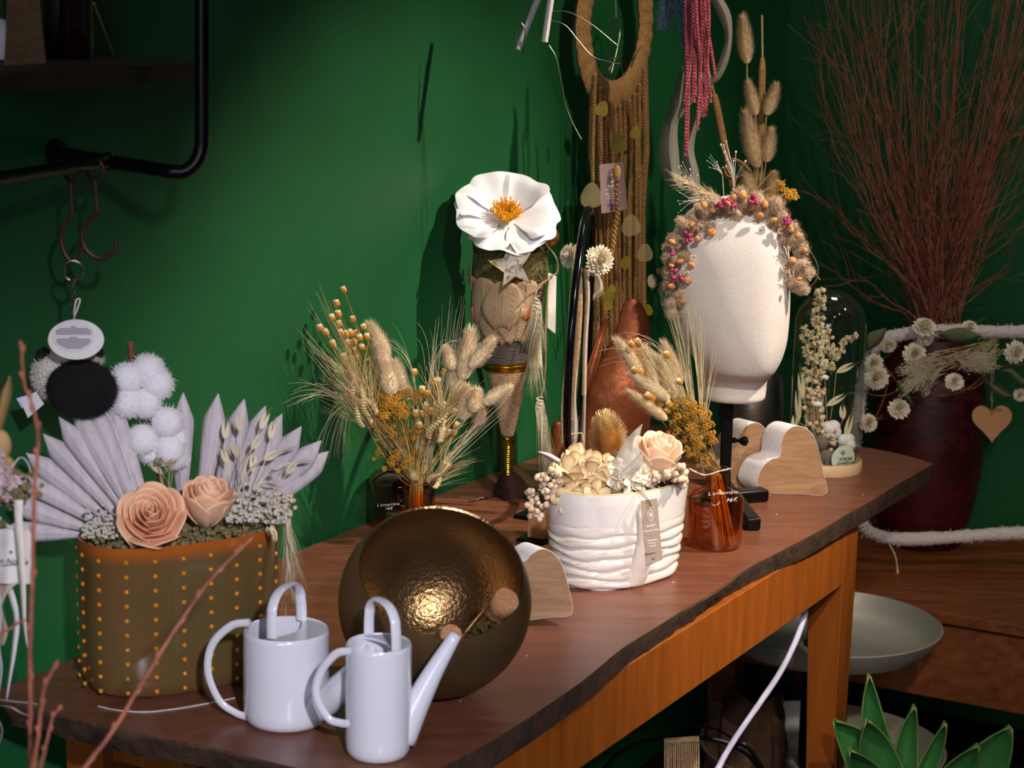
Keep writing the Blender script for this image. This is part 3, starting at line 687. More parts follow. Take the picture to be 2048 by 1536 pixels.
# ------------------------------------------------------------------ bronze bowl with corked tubes
Yb = 2.395
for _ in range(20):
    c = W(870, 1205, Yb); R = 197 * c.y * 1.02 / FPX; Yb += (.8 + R - c.z) * -1.5
c = W(870, 1205, Yb); R = 197 * c.y * 1.02 / FPX; c.z = .8 + R + .0005
bw = thing('bronze_bowl', 'round hammered bronze bowl tilted open toward the viewer', 'bowl', V((c.x, c.y, .8)))
vc = (CAM - c).normalized(); e = (RT * .22 + UP).normalized(); e = (e - vc * e.dot(vc)).normalized()
nn = vc * math.cos(math.radians(37)) + e * math.sin(math.radians(37)); rho = math.asin(.845)
M = Matrix.Translation(c) @ frame(-nn)
b = MB(); pr = [(R * math.sin(t), -R * math.cos(t)) for t in [rho + (math.pi - rho) * i / 40 for i in range(41)]]; pr[-1] = (.0003, R)
ri = R - .0028; pi_ = [(ri * math.sin(t), -ri * math.cos(t)) for t in [math.pi - (math.pi - rho * 1.003) * i / 40 for i in range(41)]]; pi_[0] = (.0003, ri)
b.lathe(pr, 80, M); b.build('bowl_shell', 'bronze', bw)
b = MB(); b.lathe(pi_ + [pr[0]], 80, M); b.build('bowl_inside', 'bronze_inside', bw)
def corked(label, p0, p1, r, cork_l=.02):
    d = (p1 - p0).normalized(); L = (p1 - p0).length; root = thing('corked_tube', label, 'glass tube', p0); M = Matrix.Translation(p0) @ frame(d)
    b = MB(); b.lathe([(.0005, 0), (r * .6, r * .2), (r * .95, r * .7), (r, r * 1.3), (r, L)], 24, M); b.build('glass_tube', 'tube_glass', root)
    b = MB(); b.lathe([(.0005, L - .012), (r * .93, L - .012), (r * .97, L), (r * 1.12, L + .003), (r * 1.14, L + cork_l - .002), (r * 1.06, L + cork_l), (.0005, L + cork_l)], 24, M); b.build('cork', 'cork', root)
    b = MB()
    for _ in range(110):
        t = random.random() ** 1.3; q = U(0, 6.28); a = r * .72 * math.sqrt(random.random()); b.ell(M @ V((a * math.cos(q), a * math.sin(q), L * .08 + t * L * .75)), U(.0012, .003), 5, 4)
    tag(b.build('dried_seeds', 'moss', root), kind='stuff')
tz = c.z; kb = sz(Yb)
corked('corked glass tube of dried seeds leaning on the bowl rim', W(935, 1292, Yb - .022), W(1000, 1215, Yb - .075), 24 * kb)
corked('corked glass tube lying low in the bowl, only its cork showing', W(862, 1330, Yb - .02), W(897, 1278, Yb - .092), 20 * kb, .016)

# ------------------------------------------------------------------ wooden hearts
def heart_outline(n=72):
    P = []
    for i in range(n):
        t = 2 * math.pi * i / n; P.append((16 * math.sin(t) ** 3, 13 * math.cos(t) - 5 * math.cos(2 * t) - 2 * math.cos(3 * t) - math.cos(4 * t)))
    return P
def fr_heart(label, pxs, Y, back, m_face='mango_wood'):
    pts = smoothp([W(x, y, Y) for x, y in pxs + pxs[:1]], 4)[:-1]; zmin = min(p.z for p in pts)
    for p in pts: p.z += .8 - zmin + .0003
    root = thing('wooden_heart', label, 'wooden heart', V((pts[0].x, Y, .8))); b = MB(); n = len(pts); bk = V(back)
    b.add(pts, [tuple(range(n))[::-1]]); b.add([p + bk for p in pts], [tuple(range(n))])
    b.build('wood_faces', m_face, root, smooth=False)
    b = MB(); cen = sum(pts, V((0, 0, 0))) / n; rows = [[cen + (p - cen) * s_ + bk * t for p in pts] for t, s_ in ((-.012, .995), (.0, 1.008), (.5, 1.01), (1, 1.008), (1.012, .995))]
    b.grid(rows, close=True); b.build('painted_edge', 'white_speckle', root); return root
fr_heart('wooden heart with white painted edge in front of the glass dome', [(1519, 950), (1528, 935), (1543, 923), (1560, 917), (1563, 890), (1572, 868), (1590, 857), (1612, 862), (1628, 880), (1638, 910), (1646, 950), (1652, 992), (1600, 993), (1545, 992), (1524, 985), (1514, 968)], T(1590, 990).y, V((-.030, .034, .0005)))
fr_heart('wooden heart with white painted edge behind the black head stand', [(1450, 930), (1462, 908), (1478, 880), (1492, 862), (1512, 855), (1528, 866), (1540, 890), (1550, 925), (1556, 975), (1556, 985), (1500, 985), (1450, 980), (1438, 955)], T(1500, 984).y + .03, V((-.028, .032, .0005)))
fr_heart('wooden heart with white painted top leaning beside the bronze bowl', [(1004, 1180), (1010, 1150), (1030, 1135), (1052, 1130), (1062, 1118), (1082, 1107), (1102, 1112), (1122, 1135), (1136, 1180), (1143, 1236), (1100, 1243), (1050, 1250), (1010, 1254), (996, 1210)], T(1100, 1250).y, V((-.024, .030, .0005)))
b = MB()
for _ in range(46):
    a_, b_ = U(.1, 1.5), U(.03, .5); p = TB(a_, b_, .8008); b.ell(p, (U(.0006, .0022), U(.0006, .0016), .0006), 5, 4, Matrix.Rotation(U(0, 3), 3, 'Z'))
tag(b.build('dried_crumbs', 'straw_pale'), 'tiny pale crumbs of dried flowers scattered over the dark table top', 'crumbs', kind='stuff')
# ------------------------------------------------------------------ white ribbed oval pot
QL, QR = T(1112, 1160), T(1362, 1136); PQ = (T(1230, 1150) * 1); PQ.z = .8
wp = thing('flower_pot', 'white glazed oval pot with wavy ribs around its lower half', 'pot', PQ)
RQ = Matrix.Rotation(math.radians(40), 4, 'Z'); MQ = Matrix.Translation(PQ) @ RQ; QA, QB, QH = .118, .078, .146
def oq(q, e=2.35): c, s = math.cos(q), math.sin(q); k = (abs(c) ** e + abs(s) ** e) ** (-1 / e); return V((QA * c * k, QB * s * k, 0))
b = MB(); n = 120; rows = []; tn = []; NZ = 64
for i in range(NZ + 1):
    t = i / NZ; z = QH * t; base = .86 + .14 * min(1, t / .9) ** .8; row = []; tr = []
    if t < .02: base -= .03 * (1 - t / .02)
    for j in range(n):
        q = 2 * math.pi * j / n; wob = .0026 * math.sin(q * 3 + t * 9) + .0018 * math.sin(q * 7 + 1.3 + t * 20)
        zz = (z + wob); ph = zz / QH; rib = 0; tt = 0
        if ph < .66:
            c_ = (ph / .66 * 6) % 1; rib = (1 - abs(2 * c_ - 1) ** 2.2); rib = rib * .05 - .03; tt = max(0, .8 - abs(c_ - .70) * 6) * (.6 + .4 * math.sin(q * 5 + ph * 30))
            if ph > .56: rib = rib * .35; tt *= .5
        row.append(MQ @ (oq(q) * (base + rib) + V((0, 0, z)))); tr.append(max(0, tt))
    rows.append(row); tn.append(tr)
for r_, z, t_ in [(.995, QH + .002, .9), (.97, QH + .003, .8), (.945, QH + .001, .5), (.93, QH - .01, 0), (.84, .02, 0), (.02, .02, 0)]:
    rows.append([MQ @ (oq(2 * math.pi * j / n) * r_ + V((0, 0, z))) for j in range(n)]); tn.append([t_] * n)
rows.insert(0, [MQ @ (oq(2 * math.pi * j / n) * .02 + V((0, 0, .0))) for j in range(n)]); tn.insert(0, [0] * n)
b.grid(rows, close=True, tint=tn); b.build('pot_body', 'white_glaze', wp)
b = MB(); rows = [[MQ @ (oq(2 * math.pi * j / 48) * r_ + V((0, 0, z))) for j in range(48)] for r_, z in ((.9, QH - .012), (.6, QH - .004), (.02, QH))]
b.grid(rows, close=True); tag(b.build('moss', 'dried_moss', wp), kind='stuff')
YQ = PQ.y; kq = sz(YQ)
rb = []                                                                    # ribbon draped over the front
for (xl, yl, xr, yr, dy) in [(1255, 985, 1290, 975, .01), (1262, 1000, 1300, 990, -.062), (1272, 1030, 1288, 1025, -.075), (1274, 1075, 1296, 1070, -.074), (1264, 1120, 1300, 1118, -.072), (1252, 1155, 1296, 1150, -.068), (1247, 1176, 1285, 1172, -.066)]:
    rb.append([W(xl, yl, YQ + dy - .003), W((xl + xr) / 2, (yl + yr) / 2, YQ + dy - .007), W(xr, yr, YQ + dy - .003)])
b = MB(); b.grid([smoothp(c_, 1) for c_ in zip(*[smoothp([r_[i] for r_ in rb], 4) for i in range(3)])][0:0] or [list(x) for x in zip(*[smoothp([r_[i] for r_ in rb], 4) for i in range(3)])])
b.build('ribbon', 'ribbon_cream', wp, solid=.0006)
# paper tag with writing
def card(parent, corners, m, thick, name='paper_tag'):
    b = MB(); tl, tr_, br, bl = corners; nrm = (tr_ - tl).cross(bl - tl).normalized() * thick; b.poly([tl, tr_, br, bl], nrm); return b.build(name, m, parent, smooth=False)
Yt = YQ - .088
cs = [W(1282, 1002, Yt), W(1314, 997, Yt + .006), W(1325, 1120, Yt + .014), W(1293, 1130, Yt + .01)]
tgo = card(wp, cs, 'paper_taupe', .0006)
R_ = (cs[1] - cs[0]); D_ = (cs[0] - cs[3]); cc = lambda u_, v_: cs[0] + R_ * u_ - D_ * v_ + R_.cross(D_).normalized() * .0006
def cardtext(body, u_, v_, size, m, parent, shear=0, bold=0): return text(body, facing(cc(u_, v_), R_, D_), size, m, 'tag_text', parent, shear, bold)
cardtext('atelier', .5, .40, .0058, 'ink_white', tgo, 0, .00005); cardtext('chardon bleu', .5, .475, .0046, 'ink_white', tgo, 0, .00005)
cardtext('artisan fleuriste', .5, .54, .0026, 'ink_salmon', tgo); cardtext('9 rue du Temple\n25000 Besan\u00e7on\n03 81 00 00', .5, .665, .0029, 'ink_white', wp) if False else None
for i, wd in enumerate((.62, .5, .44)):
    b = MB(); yv = .63 + i * .045
    for s_ in range(9):
        if s_ % 3 != 2 or i == 0: b.tube([cc(.5 - wd / 2 + wd * s_ / 9, yv), cc(.5 - wd / 2 + wd * (s_ + .7) / 9, yv)], .0007, 4)
    b.build('tag_print', 'ink_white', tgo)
cardtext('Assemblage', .5, .83, .0062, 'ink_dark', tgo, .4); cardtext('46 \u20ac', .58, .92, .007, 'ink_dark', tgo, .3)
b = MB(); b.tube([cc(.5 + .17 * math.cos(a * .314), .24 + .085 * math.sin(a * .314)) for a in range(21)], .0004, 4)
for a in range(7): q = a * .9; b.ell(cc(.5 + .05 * math.cos(q), .235 + .022 * math.sin(q)), .0011, 6, 4)
b.tube([cc(.5, .24), cc(.5, .29)], .0005, 4); b.build('tag_emblem', 'ink_white', tgo)
b = MB(); pin = [W(1268, 975, Yt + .02), W(1285, 985, Yt), W(1299, 1003, Yt - .003), W(1301, 1010, Yt - .004), W(1297, 1004, Yt - .004), W(1275, 980, Yt + .012)]
b.tube(smoothp(pin, 4), .0006, 5); b.ell(pin[3], .0018, 6, 4); b.build('safety_pin', 'gold_wire', tgo)

# flowers in the white pot
SC = (YQ, YQ + .03)
bk = thing('banksia_flower', 'golden bristly banksia flower standing in the white pot', 'flower', W(1215, 955, YQ + .03))
A_, B_ = W(1222, 950, YQ + .03), W(1212, 822, YQ + .03); Mb = btw(A_, B_, 1)
b = MB(); Lb = (B_ - A_).length; Rb = 38 * kq; Fm = Matrix.Translation(A_) @ frame(B_ - A_); vs = 0
b.ell(Fm @ V((0, 0, Lb * .48)), (Rb * .5, Rb * .5, Lb * .40), 16, 10, frame(B_ - A_).to_3x3())
for j in range(len(b.v)): b.t[j] = 1.0
for i in range(1200):
    z = (i + .5) / 1200; q = i * 2.39996; rr = math.sin(math.acos(1 - 2 * z)); c_, s_ = math.cos(q), math.sin(q)
    p = V((Rb * .55 * rr * c_, Rb * .55 * rr * s_, Lb * (.08 + .78 * z))); d = V((c_ * rr, s_ * rr, (z - .45) * 1.5)).normalized(); L_ = Rb * U(.46, .64)
    e = p + d * L_ + V((0, 0, L_ * .15)); t_ = V((-s_, c_, 0)) * .0012; o_ = b.add([Fm @ (p - t_), Fm @ (p + t_), Fm @ e, Fm @ (e + t_ * .8)], [(0, 1, 3, 2)])
    for j in range(2): b.t[o_ + j] = .9
    b.t[o_ + 2] = b.t[o_ + 3] = max(0, .5 - z * .9)
b.build('flower_head', 'bristle', bk); stem(bk, [W(1226, 990, YQ + .03), A_], .002, 'twig_bark')
rose('preserved_rose', 'pale peach rose standing at right in the white pot', W(1311, 925, YQ - .005), 52 * kq, V((.12, -.28, .95)), 'rose_light', ((.12, 3, 1.5), (.26, 4, 1.48), (.42, 5, 1.45), (.62, 5, 1.38), (.86, 6, 1.22)), tight=0)
hy = thing('hydrangea_head', 'tan and cream hydrangea head spilling over the front left of white pot', 'hydrangea', W(1160, 990, YQ - .03))
for i in range(32):
    q = U(0, 6.28); a = random.random() ** .6; x = 1165 + a * 62 * math.cos(q); y = 960 + a * 44 * math.sin(q); dy = -.055 + .045 * a * a + U(-.006, .006)
    d = V((math.cos(q) * a * .8, -1.0 + .3 * a, -math.sin(q) * a * .8 + .3)) + rv(.75)
    inst(FLO, 'floret', hy, MX(W(x, y, YQ + dy), d, U(27, 38) * kq))
for x, y in ((1130, 1000), (1150, 1008), (1188, 1003), (1172, 990), (1140, 985), (1193, 985)):
    inst(FLO, 'floret', hy, MX(W(x, y, YQ - .078), V((U(-.3, .3), -1, U(-.2, .3))), 28 * kq))
h2 = thing('hydrangea_head', 'nearly white hydrangea head at front right of the white pot', 'hydrangea', W(1260, 975, YQ - .04))
for i in range(34):
    q = U(0, 6.28); a = random.random() ** .6; x = 1256 + a * 56 * math.cos(q); y = 955 + a * 34 * math.sin(q); dy = -.055 + .04 * a * a + U(-.006, .006)
    d = V((math.cos(q) * a * .8, -1.0 + .3 * a, -math.sin(q) * a * .8 + .3)) + rv(.6)
    inst(FLW, 'floret', h2, MX(W(x, y, YQ + dy), d, U(20, 27) * kq))
def berries(name, label, pts, Y, root_px, r=(5.2, 7.4), me=BER, stalk='copper_wire', kk=None):
    kk = kk or sz(Y); root = thing(name, label, 'berries', W(root_px[0], root_px[1], Y)); o_ = W(root_px[0], root_px[1], Y)
    for x, y, dy in pts:
        p = W(x, y, Y + dy); inst(me, 'berry', root, MX(p, rv(1) + V((0, -1.5, 0)), U(*r) * kk)); m_ = p.lerp(o_, .5) + rv(.004)
        b = MB(); b.tube([p, m_, p.lerp(o_, .8)], .0006, 3, cap=False); b.build('stalk', stalk, root)
    return root
lb = []
for x, y, rx, ry, n_ in ((1095, 968, 28, 22, 26), (1075, 1000, 26, 24, 26), (1072, 1030, 14, 12, 8), (1105, 945, 16, 10, 8)):
    for _ in range(n_): q = U(0, 6.28); a = math.sqrt(random.random()); lb.append((x + a * rx * math.cos(q), y + a * ry * math.sin(q), U(-.03, .0)))
berries('berry_cluster', 'cream berry cluster hanging over the left end of the white pot', lb, YQ - .045, (1105, 975))
rbp = []
for x, y, rx, ry, n_ in ((1322, 955, 30, 14, 24), (1355, 945, 24, 18, 24), (1290, 948, 18, 10, 8), (1362, 962, 14, 10, 8)):
    for _ in range(n_): q = U(0, 6.28); a = math.sqrt(random.random()); rbp.append((x + a * rx * math.cos(q), y + a * ry * math.sin(q), U(-.03, .01)))
berries('berry_cluster', 'cream berry cluster under the pale rose at right end of white pot', rbp, YQ - .02, (1335, 975))
lf = thing('skeleton_leaf', 'sheer white skeleton leaf rising between banksia and pale rose', 'leaf', W(1240, 960, YQ - .06))
def sheet(parent, name, edgeL, edgeR, Ya, m, solid=.0004, bow=.004, sub=4):
    b = MB(); Lp = smoothp([W(x, y, Ya + d) for x, y, d in edgeL], sub); Rp = smoothp([W(x, y, Ya + d) for x, y, d in edgeR], sub)
    b.grid([[l, l.lerp(r_, .5) + V((0, -bow, bow * .3)), r_] for l, r_ in zip(Lp, Rp)]); return b.build(name, m, parent, solid=solid)
sheet(lf, 'leaf_blade', [(1228, 955, 0), (1232, 915, 0), (1252, 880, .0), (1268, 862, .0), (1284, 848, .01)], [(1262, 960, 0), (1282, 925, 0), (1278, 895, 0), (1280, 872, 0), (1285, 849, .01)], YQ - .06, 'lace_sheer')
sheet(lf, 'leaf_blade', [(1235, 950, 0), (1262, 925, 0), (1275, 910, 0), (1284, 903, 0)], [(1262, 950, 0), (1280, 938, 0), (1286, 922, 0), (1285, 904, 0)], YQ - .065, 'lace_sheer')
sheet(lf, 'leaf_blade', [(1122, 932, 0), (1100, 920, 0), (1076, 905, 0)], [(1120, 918, 0), (1098, 906, 0), (1075, 902, 0)], YQ - .03, 'palm_white')

# ------------------------------------------------------------------ amber bottles and their bouquets
def bottle(label, cx, cy, w, hbody, hneck, m='amber_glass', nw=.42, water=False, name='amber_bottle'):
    B = T(cx, cy); B = V((B.x, B.y, .8)); k = sz(B.y); R = w / 2 * k; root = thing(name, label, 'bottle', B); M = Matrix.Translation(B)
    hb, hn = hbody * k, hneck * k; rn = R * nw
    out_ = [(.001, .002), (R * .8, 0), (R * .95, .004), (R, .012), (R, hb * .80), (R * .97, hb * .86), (R * .86, hb * .92), (rn * 1.35, hb * .985), (rn * 1.02, hb * 1.02), (rn, hb + hn * .75), (rn * 1.12, hb + hn * .82), (rn * 1.12, hb + hn), (rn * .95, hb + hn)]
    b = MB(); b.lathe(out_, 56, M); b.build('glass_body', m, root); t_ = .0022
    b = MB(); b.lathe([(max(.001, r_ - t_), max(z, .005)) for r_, z in out_[:-3]][::-1], 56, M); b.build('inner_wall', m, root)
    return root, B, R, k, hb, hn
bt, BB, BR, kB, hb, hn = bottle('amber glass bottle with white handwriting holding the right dried bouquet', 1428, 1092, 112, 122, 42)
def bottle_text(root, body, cx, cy, Y, size, m='ink_white', tilt=.06, name='handwriting'):
    return text(body, facing(W(cx, cy, Y), V((1, .12, tilt)), V((0, .85, .6))), size, m, name, root, .4, -.00025)
bottle_text(bt, "L'ensemble", 1445, 986, BB.y - .033, .0108); bottle_text(bt, "16\u20ac", 1462, 1000, BB.y - .040, .0115)
# trimmed stems seen inside the bottle
def bound_stems(root, neck, foot, n, spread, m='stem_gold', r=.0011):
    b = MB()
    for i in range(n):
        q = U(0, 6.28); a = math.sqrt(random.random()); p = neck + V((math.cos(q) * a * .008, math.sin(q) * a * .008, 0)); e = foot + V((math.cos(q) * a * spread, math.sin(q) * a * spread * .7, U(-.004, .004)))
        b.tube([p, e], r, 4)
    b.build('cut_stems', m, root)
NK = BB + V((0, 0, hb + hn)); 
bq = thing('dried_bouquet', 'dried bouquet of gold yarrow, bunny tails and feather grass in amber bottle', 'bouquet', NK)
bound_stems(bq, NK + V((-.002, 0, -.01)), W(1448, 1088, BB.y - .01), 70, .019)
Y1 = BB.y
def tobase(root, tip, neck, m='stem_gold', r=.0007, bend=.01): stem(root, arcp(neck + V((U(-.006, .006), U(-.006, .006), 0)), tip, rv(bend)), r, m, 'stem', 3)
def bouquet(root, neck, Y, spec):
    def W(x, y, Yd): return globals()['W'](x, y, min(Yd, WALL(x, y, .045).y))     # keep clear of the wall
    for kind, *a in spec:
        if kind == 'bun':
            for bx, by, tx, ty, w_, dy in a[0]:
                me = random.choice(BUN if w_ < 24 else BUNP) ; inst(me, 'bunny_tail', root, btw(W(bx, by, Y + dy), W(tx, ty, Y + dy), w_ * .62 * sz(Y))); tobase(root, W(bx, by, Y + dy), neck, 'straw')
        if kind == 'whe':
            for bx, by, tx, ty, w_, dy in a[0]:
                dy = min(dy, -.085) if bx < 800 else min(dy, -.045); d = W(tx, ty, Y + dy) - W(bx, by, Y + dy); inst(random.choice(WHE), 'wheat_ear', root, MX(W(bx, by, Y + dy), d, d.length * .68, d.length * 1.5 * w_)); tobase(root, W(bx, by, Y + dy), neck, 'straw')
        if kind == 'btn':
            for x, y, s_ in a[0]:
                dy = U(-.03, .0); p = W(x, y, Y + dy); d = (p - neck).normalized(); inst(BTN, 'button_flower', root, MX(p, d + rv(.25), s_ * sz(Y))); tobase(root, p, neck, 'stem_gold', .0006)
        if kind == 'yar':
            for x, y, s_, dy in a[0]:
                p = W(x, y, Y + dy); d = (p - neck).normalized() + V((0, -.5, 0)); inst(random.choice(YAR), 'yarrow_cluster', root, MX(p, d, s_ * sz(Y))); tobase(root, p, neck, 'stem_gold', .001)
        if kind == 'gra':                                                  # feather grass: fine curved blades
            for bx, by, tx, ty, cx, cy, n_, j in a[0]:
                b = MB()
                for _ in range(n_):
                    dy = U(-.03, .03); p0 = W(bx + U(-j, j) * .3, by + U(-j, j) * .3, Y + dy * .3); pc = W(cx + U(-j, j) * .6, cy + U(-j, j) * .6, Y + dy); p1 = W(tx + U(-j, j), ty + U(-j, j), Y + dy)
                    b.tube([(p0 * (1 - t) ** 2 + pc * 2 * t * (1 - t) + p1 * t * t) for t in [i / 9 for i in range(10)]], [.00055 - .00005 * i for i in range(10)], 3, cap=False)
                b.build('feather_grass', a[1], root)
bouquet(bq, NK, Y1, [
    ('bun', [(1284, 752, 1236, 682, 24, 0), (1340, 800, 1265, 750, 25, -.01), (1335, 840, 1262, 786, 22, -.02), (1312, 790, 1290, 700, 28, .015), (1350, 800, 1320, 720, 28, .02), (1362, 770, 1330, 690, 24, .03)]),
    ('btn', [(1268, 693, 13), (1281, 690, 15), (1275, 745, 14), (1287, 752, 15), (1336, 716, 14), (1302, 797, 15), (1312, 800, 16), (1322, 806, 16), (1341, 795, 14), (1344, 815, 15), (1312, 828, 15), (1340, 826, 14), (1328, 812, 15), (1360, 768, 13)]),
    ('yar', [(1375, 815, 30, -.02), (1400, 835, 34, -.03), (1370, 845, 30, -.01), (1412, 870, 28, -.025), (1390, 880, 26, -.03), (1382, 905, 20, -.03), (1408, 918, 18, -.02), (1350, 850, 20, .0)]),
    ('gra', [(1405, 930, 1335, 600, 1390, 790, 16, 16), (1408, 930, 1385, 610, 1402, 780, 16, 14), (1402, 920, 1250, 690, 1340, 640, 16, 24), (1400, 920, 1215, 720, 1330, 660, 6, 24), (1408, 930, 1430, 690, 1400, 820, 12, 18), (1395, 900, 1365, 640, 1380, 760, 12, 14), (1408, 930, 1405, 640, 1400, 800, 12, 10)], 'straw_pale')])
b = MB(); b.tube(smoothp([W(1378, 937, Y1 - .03), W(1392, 944, Y1 - .03), W(1408, 950, Y1 - .025), W(1422, 948, Y1 - .03), W(1440, 942, Y1 - .03), W(1462, 937, Y1 - .03)], 4), .0013, 6); b.build('string', 'yarn_white', bq)
sheet(bq, 'dried_leaf', [(1415, 930, 0), (1420, 890, 0), (1425, 868, 0), (1436, 880, 0)], [(1408, 925, 0), (1402, 895, 0), (1410, 875, 0), (1434, 878, 0)], Y1 - .02, 'moss')

# left bouquet in its bottle, and the bigger dark jar behind
bt2, B2, BR2, kB2, hb2, hn2 = bottle('amber bottle behind the bronze bowl holding the left dried bouquet', 832, 1076, 128, 66, 40, nw=.40)
bottle_text(bt2, "L'ensemble\n16\u20ac", 776, 1013, B2.y - .028, .008)
J = T(808, 1078); 
bt3, B3, BR3, kB3, hb3, hn3 = bottle('large dark amber jar with white handwriting standing against the green wall', 803, 1050, 136, 118, 10, 'amber_dark', nw=.5, name='amber_jar')
bottle_text(bt3, "L'ensemble", 798, 938, B3.y - .045, .012, tilt=.0)
NK2 = B2 + V((0, 0, hb2 + hn2)); Y2 = B2.y
b2 = thing('dried_bouquet', 'large dried bouquet with wheat, orange buttons and bunny tails against the green wall', 'bouquet', NK2)
bound_stems(b2, NK2 + V((0, 0, .05)), NK2 + V((0, 0, -.06)), 60, .012)
bouquet(b2, NK2, Y2, [
    ('bun', [(775, 720, 742, 650, 30, .0), (772, 735, 757, 690, 28, -.015), (785, 790, 768, 725, 36, -.02), (802, 785, 790, 725, 30, .01), (820, 800, 800, 760, 24, .02),
             (906, 740, 893, 695, 24, -.02), (925, 760, 942, 665, 34, -.01), (940, 735, 985, 682, 26, -.03), (925, 840, 935, 775, 34, .0), (945, 825, 955, 780, 28, -.02), (968, 808, 1018, 775, 24, -.05), (955, 850, 962, 815, 22, .01), (915, 800, 905, 730, 30, .01)]),
    ('btn', [(690, 586, 13), (675, 614, 14), (665, 642, 14), (678, 636, 15), (707, 645, 13), (680, 655, 14), (642, 663, 14), (655, 671, 14), (730, 660, 13), (668, 695, 15), (684, 672, 14), (695, 675, 15), (705, 672, 15), (715, 675, 15), (722, 682, 14), (700, 692, 15), (712, 690, 14), (735, 680, 13), (710, 710, 15), (716, 722, 14), (702, 728, 14), (743, 726, 13), (690, 720, 14), (725, 700, 13),
             (831, 752, 14), (872, 772, 18), (844, 788, 16), (856, 794, 14), (875, 794, 15), (884, 750, 13), (868, 772, 15), (849, 820, 16), (832, 835, 15), (845, 836, 15), (862, 832, 17), (871, 816, 14), (840, 858, 15), (838, 868, 17), (858, 870, 14), (856, 886, 15), (841, 908, 14), (892, 870, 14), (905, 872, 14), (909, 856, 14), (905, 828, 13)]),
    ('yar', [(765, 800, 30, -.02), (790, 815, 32, -.03), (770, 830, 32, -.03), (800, 835, 28, -.02), (750, 845, 28, -.01), (775, 860, 28, -.02), (740, 815, 24, .0), (712, 820, 20, .0), (735, 775, 18, .01), (800, 795, 24, .0), (830, 800, 24, .0), (785, 922, 22, -.03), (810, 930, 18, -.03), (760, 905, 18, .0), (800, 890, 24, .0), (820, 870, 22, .0)]),
    ('whe', [(868, 880, 900, 760, 1.0, -.05), (862, 970, 915, 900, 1.05, -.06), (735, 850, 675, 760, .85, .01), (745, 830, 690, 730, .8, .02), (880, 850, 895, 780, .9, -.02), (720, 800, 680, 700, .8, .02)]),
    ('gra', [(830, 960, 640, 590, 740, 800, 12, 26), (830, 960, 620, 680, 700, 780, 14, 30), (800, 900, 600, 790, 680, 740, 14, 36), (800, 900, 660, 900, 680, 700, 12, 36), (780, 860, 690, 905, 690, 730, 8, 24),
             (850, 940, 905, 610, 890, 780, 10, 26), (840, 940, 860, 660, 870, 690, 10, 30), (835, 930, 780, 670, 850, 700, 8, 26), (850, 950, 925, 690, 850, 650, 8, 20), (860, 960, 1000, 800, 930, 880, 16, 24)], 'straw_pale')])
sheet(b2, 'dried_leaf', [(818, 965, 0), (800, 930, 0), (790, 905, 0), (782, 895, 0)], [(838, 965, 0), (825, 925, 0), (812, 900, 0), (784, 896, 0)], Y2 - .02, 'dried_moss')

# ------------------------------------------------------------------ mannequin head on black stand
HB = T(1458, 1000); YH = HB.y; kh = sz(YH); HC = V((HB.x, YH, .8))
hs = thing('head_stand', 'black stand with crossed feet and side knob carrying the mannequin head', 'stand', HC)
def prism(px0, px1, wv, h, nm='foot'):
    p0, p1 = T(*px0), T(*px1); d = (p1 - p0); L = d.length; a = math.atan2(d.y, d.x); b = MB(); b.box((p0 + p1) / 2 + V((0, 0, h / 2)), (L, wv, h), Matrix.Rotation(a, 3, 'Z')); b.build(nm, 'black_metal', hs, bevel=.004)
prism((1405, 1010), (1530, 1000), .030, .022); prism((1440, 975), (1506, 1062), .026, .022)
b = MB(); b.box(W(1452, 900, YH) * 1, (22 * kh, 18 * kh, (W(1452, 790, YH) - W(1452, 1005, YH)).length)); b.build('pole', 'black_metal', hs, bevel=.002)
kn = W(1462, 880, YH - .006)
b = MB(); Mk = Matrix.Translation(kn) @ frame(V((1, -.3, 0))); b.lathe([(.001, 0), (.005, 0), (.005, .008), (.003, .010), (.003, .014), (.007, .019), (.009, .024), (.007, .029), (.001, .031)], 18, Mk); b.build('knob', 'black_gloss', hs)
mh = thing('mannequin_head', 'faceless white canvas covered mannequin head on the black stand', 'mannequin head', W(1460, 795, YH))
# sections: y, left x, right x, front offset, back offset (in photo pixels at head depth)
sec = [(392, 1470, 1482, 0, 8), (396, 1440, 1512, 30, 45), (408, 1405, 1542, 60, 90), (430, 1374, 1560, 85, 125), (460, 1350, 1571, 105, 150), (500, 1335, 1577, 118, 165), (550, 1328, 1579, 124, 168), (600, 1331, 1579, 126, 160),
       (640, 1343, 1577, 125, 140), (680, 1362, 1572, 122, 115), (710, 1382, 1563, 116, 95), (730, 1394, 1553, 107, 84), (742, 1400, 1545, 92, 78), (750, 1403, 1538, 76, 75), (758, 1404, 1534, 67, 73), (775, 1404, 1532, 64, 73), (790, 1405, 1530, 64, 72), (796, 1408, 1526, 60, 68)]
b = MB(); rows = []; nseg = 56
tang = math.radians(18)
Ssec = []
for i in range(len(sec) - 1):
    for t in (0, .25, .5, .75):
        a0, a1_, a2, a3 = sec[max(0, i - 1)], sec[i], sec[i + 1], sec[min(len(sec) - 1, i + 2)]
        Ssec.append([.5 * ((2 * p1) + (p2 - p0) * t + (2 * p0 - 5 * p1 + 4 * p2 - p3) * t * t + (3 * p1 - p0 - 3 * p2 + p3) * t ** 3) for p0, p1, p2, p3 in zip(a0, a1_, a2, a3)])
Ssec.append(list(sec[-1]))
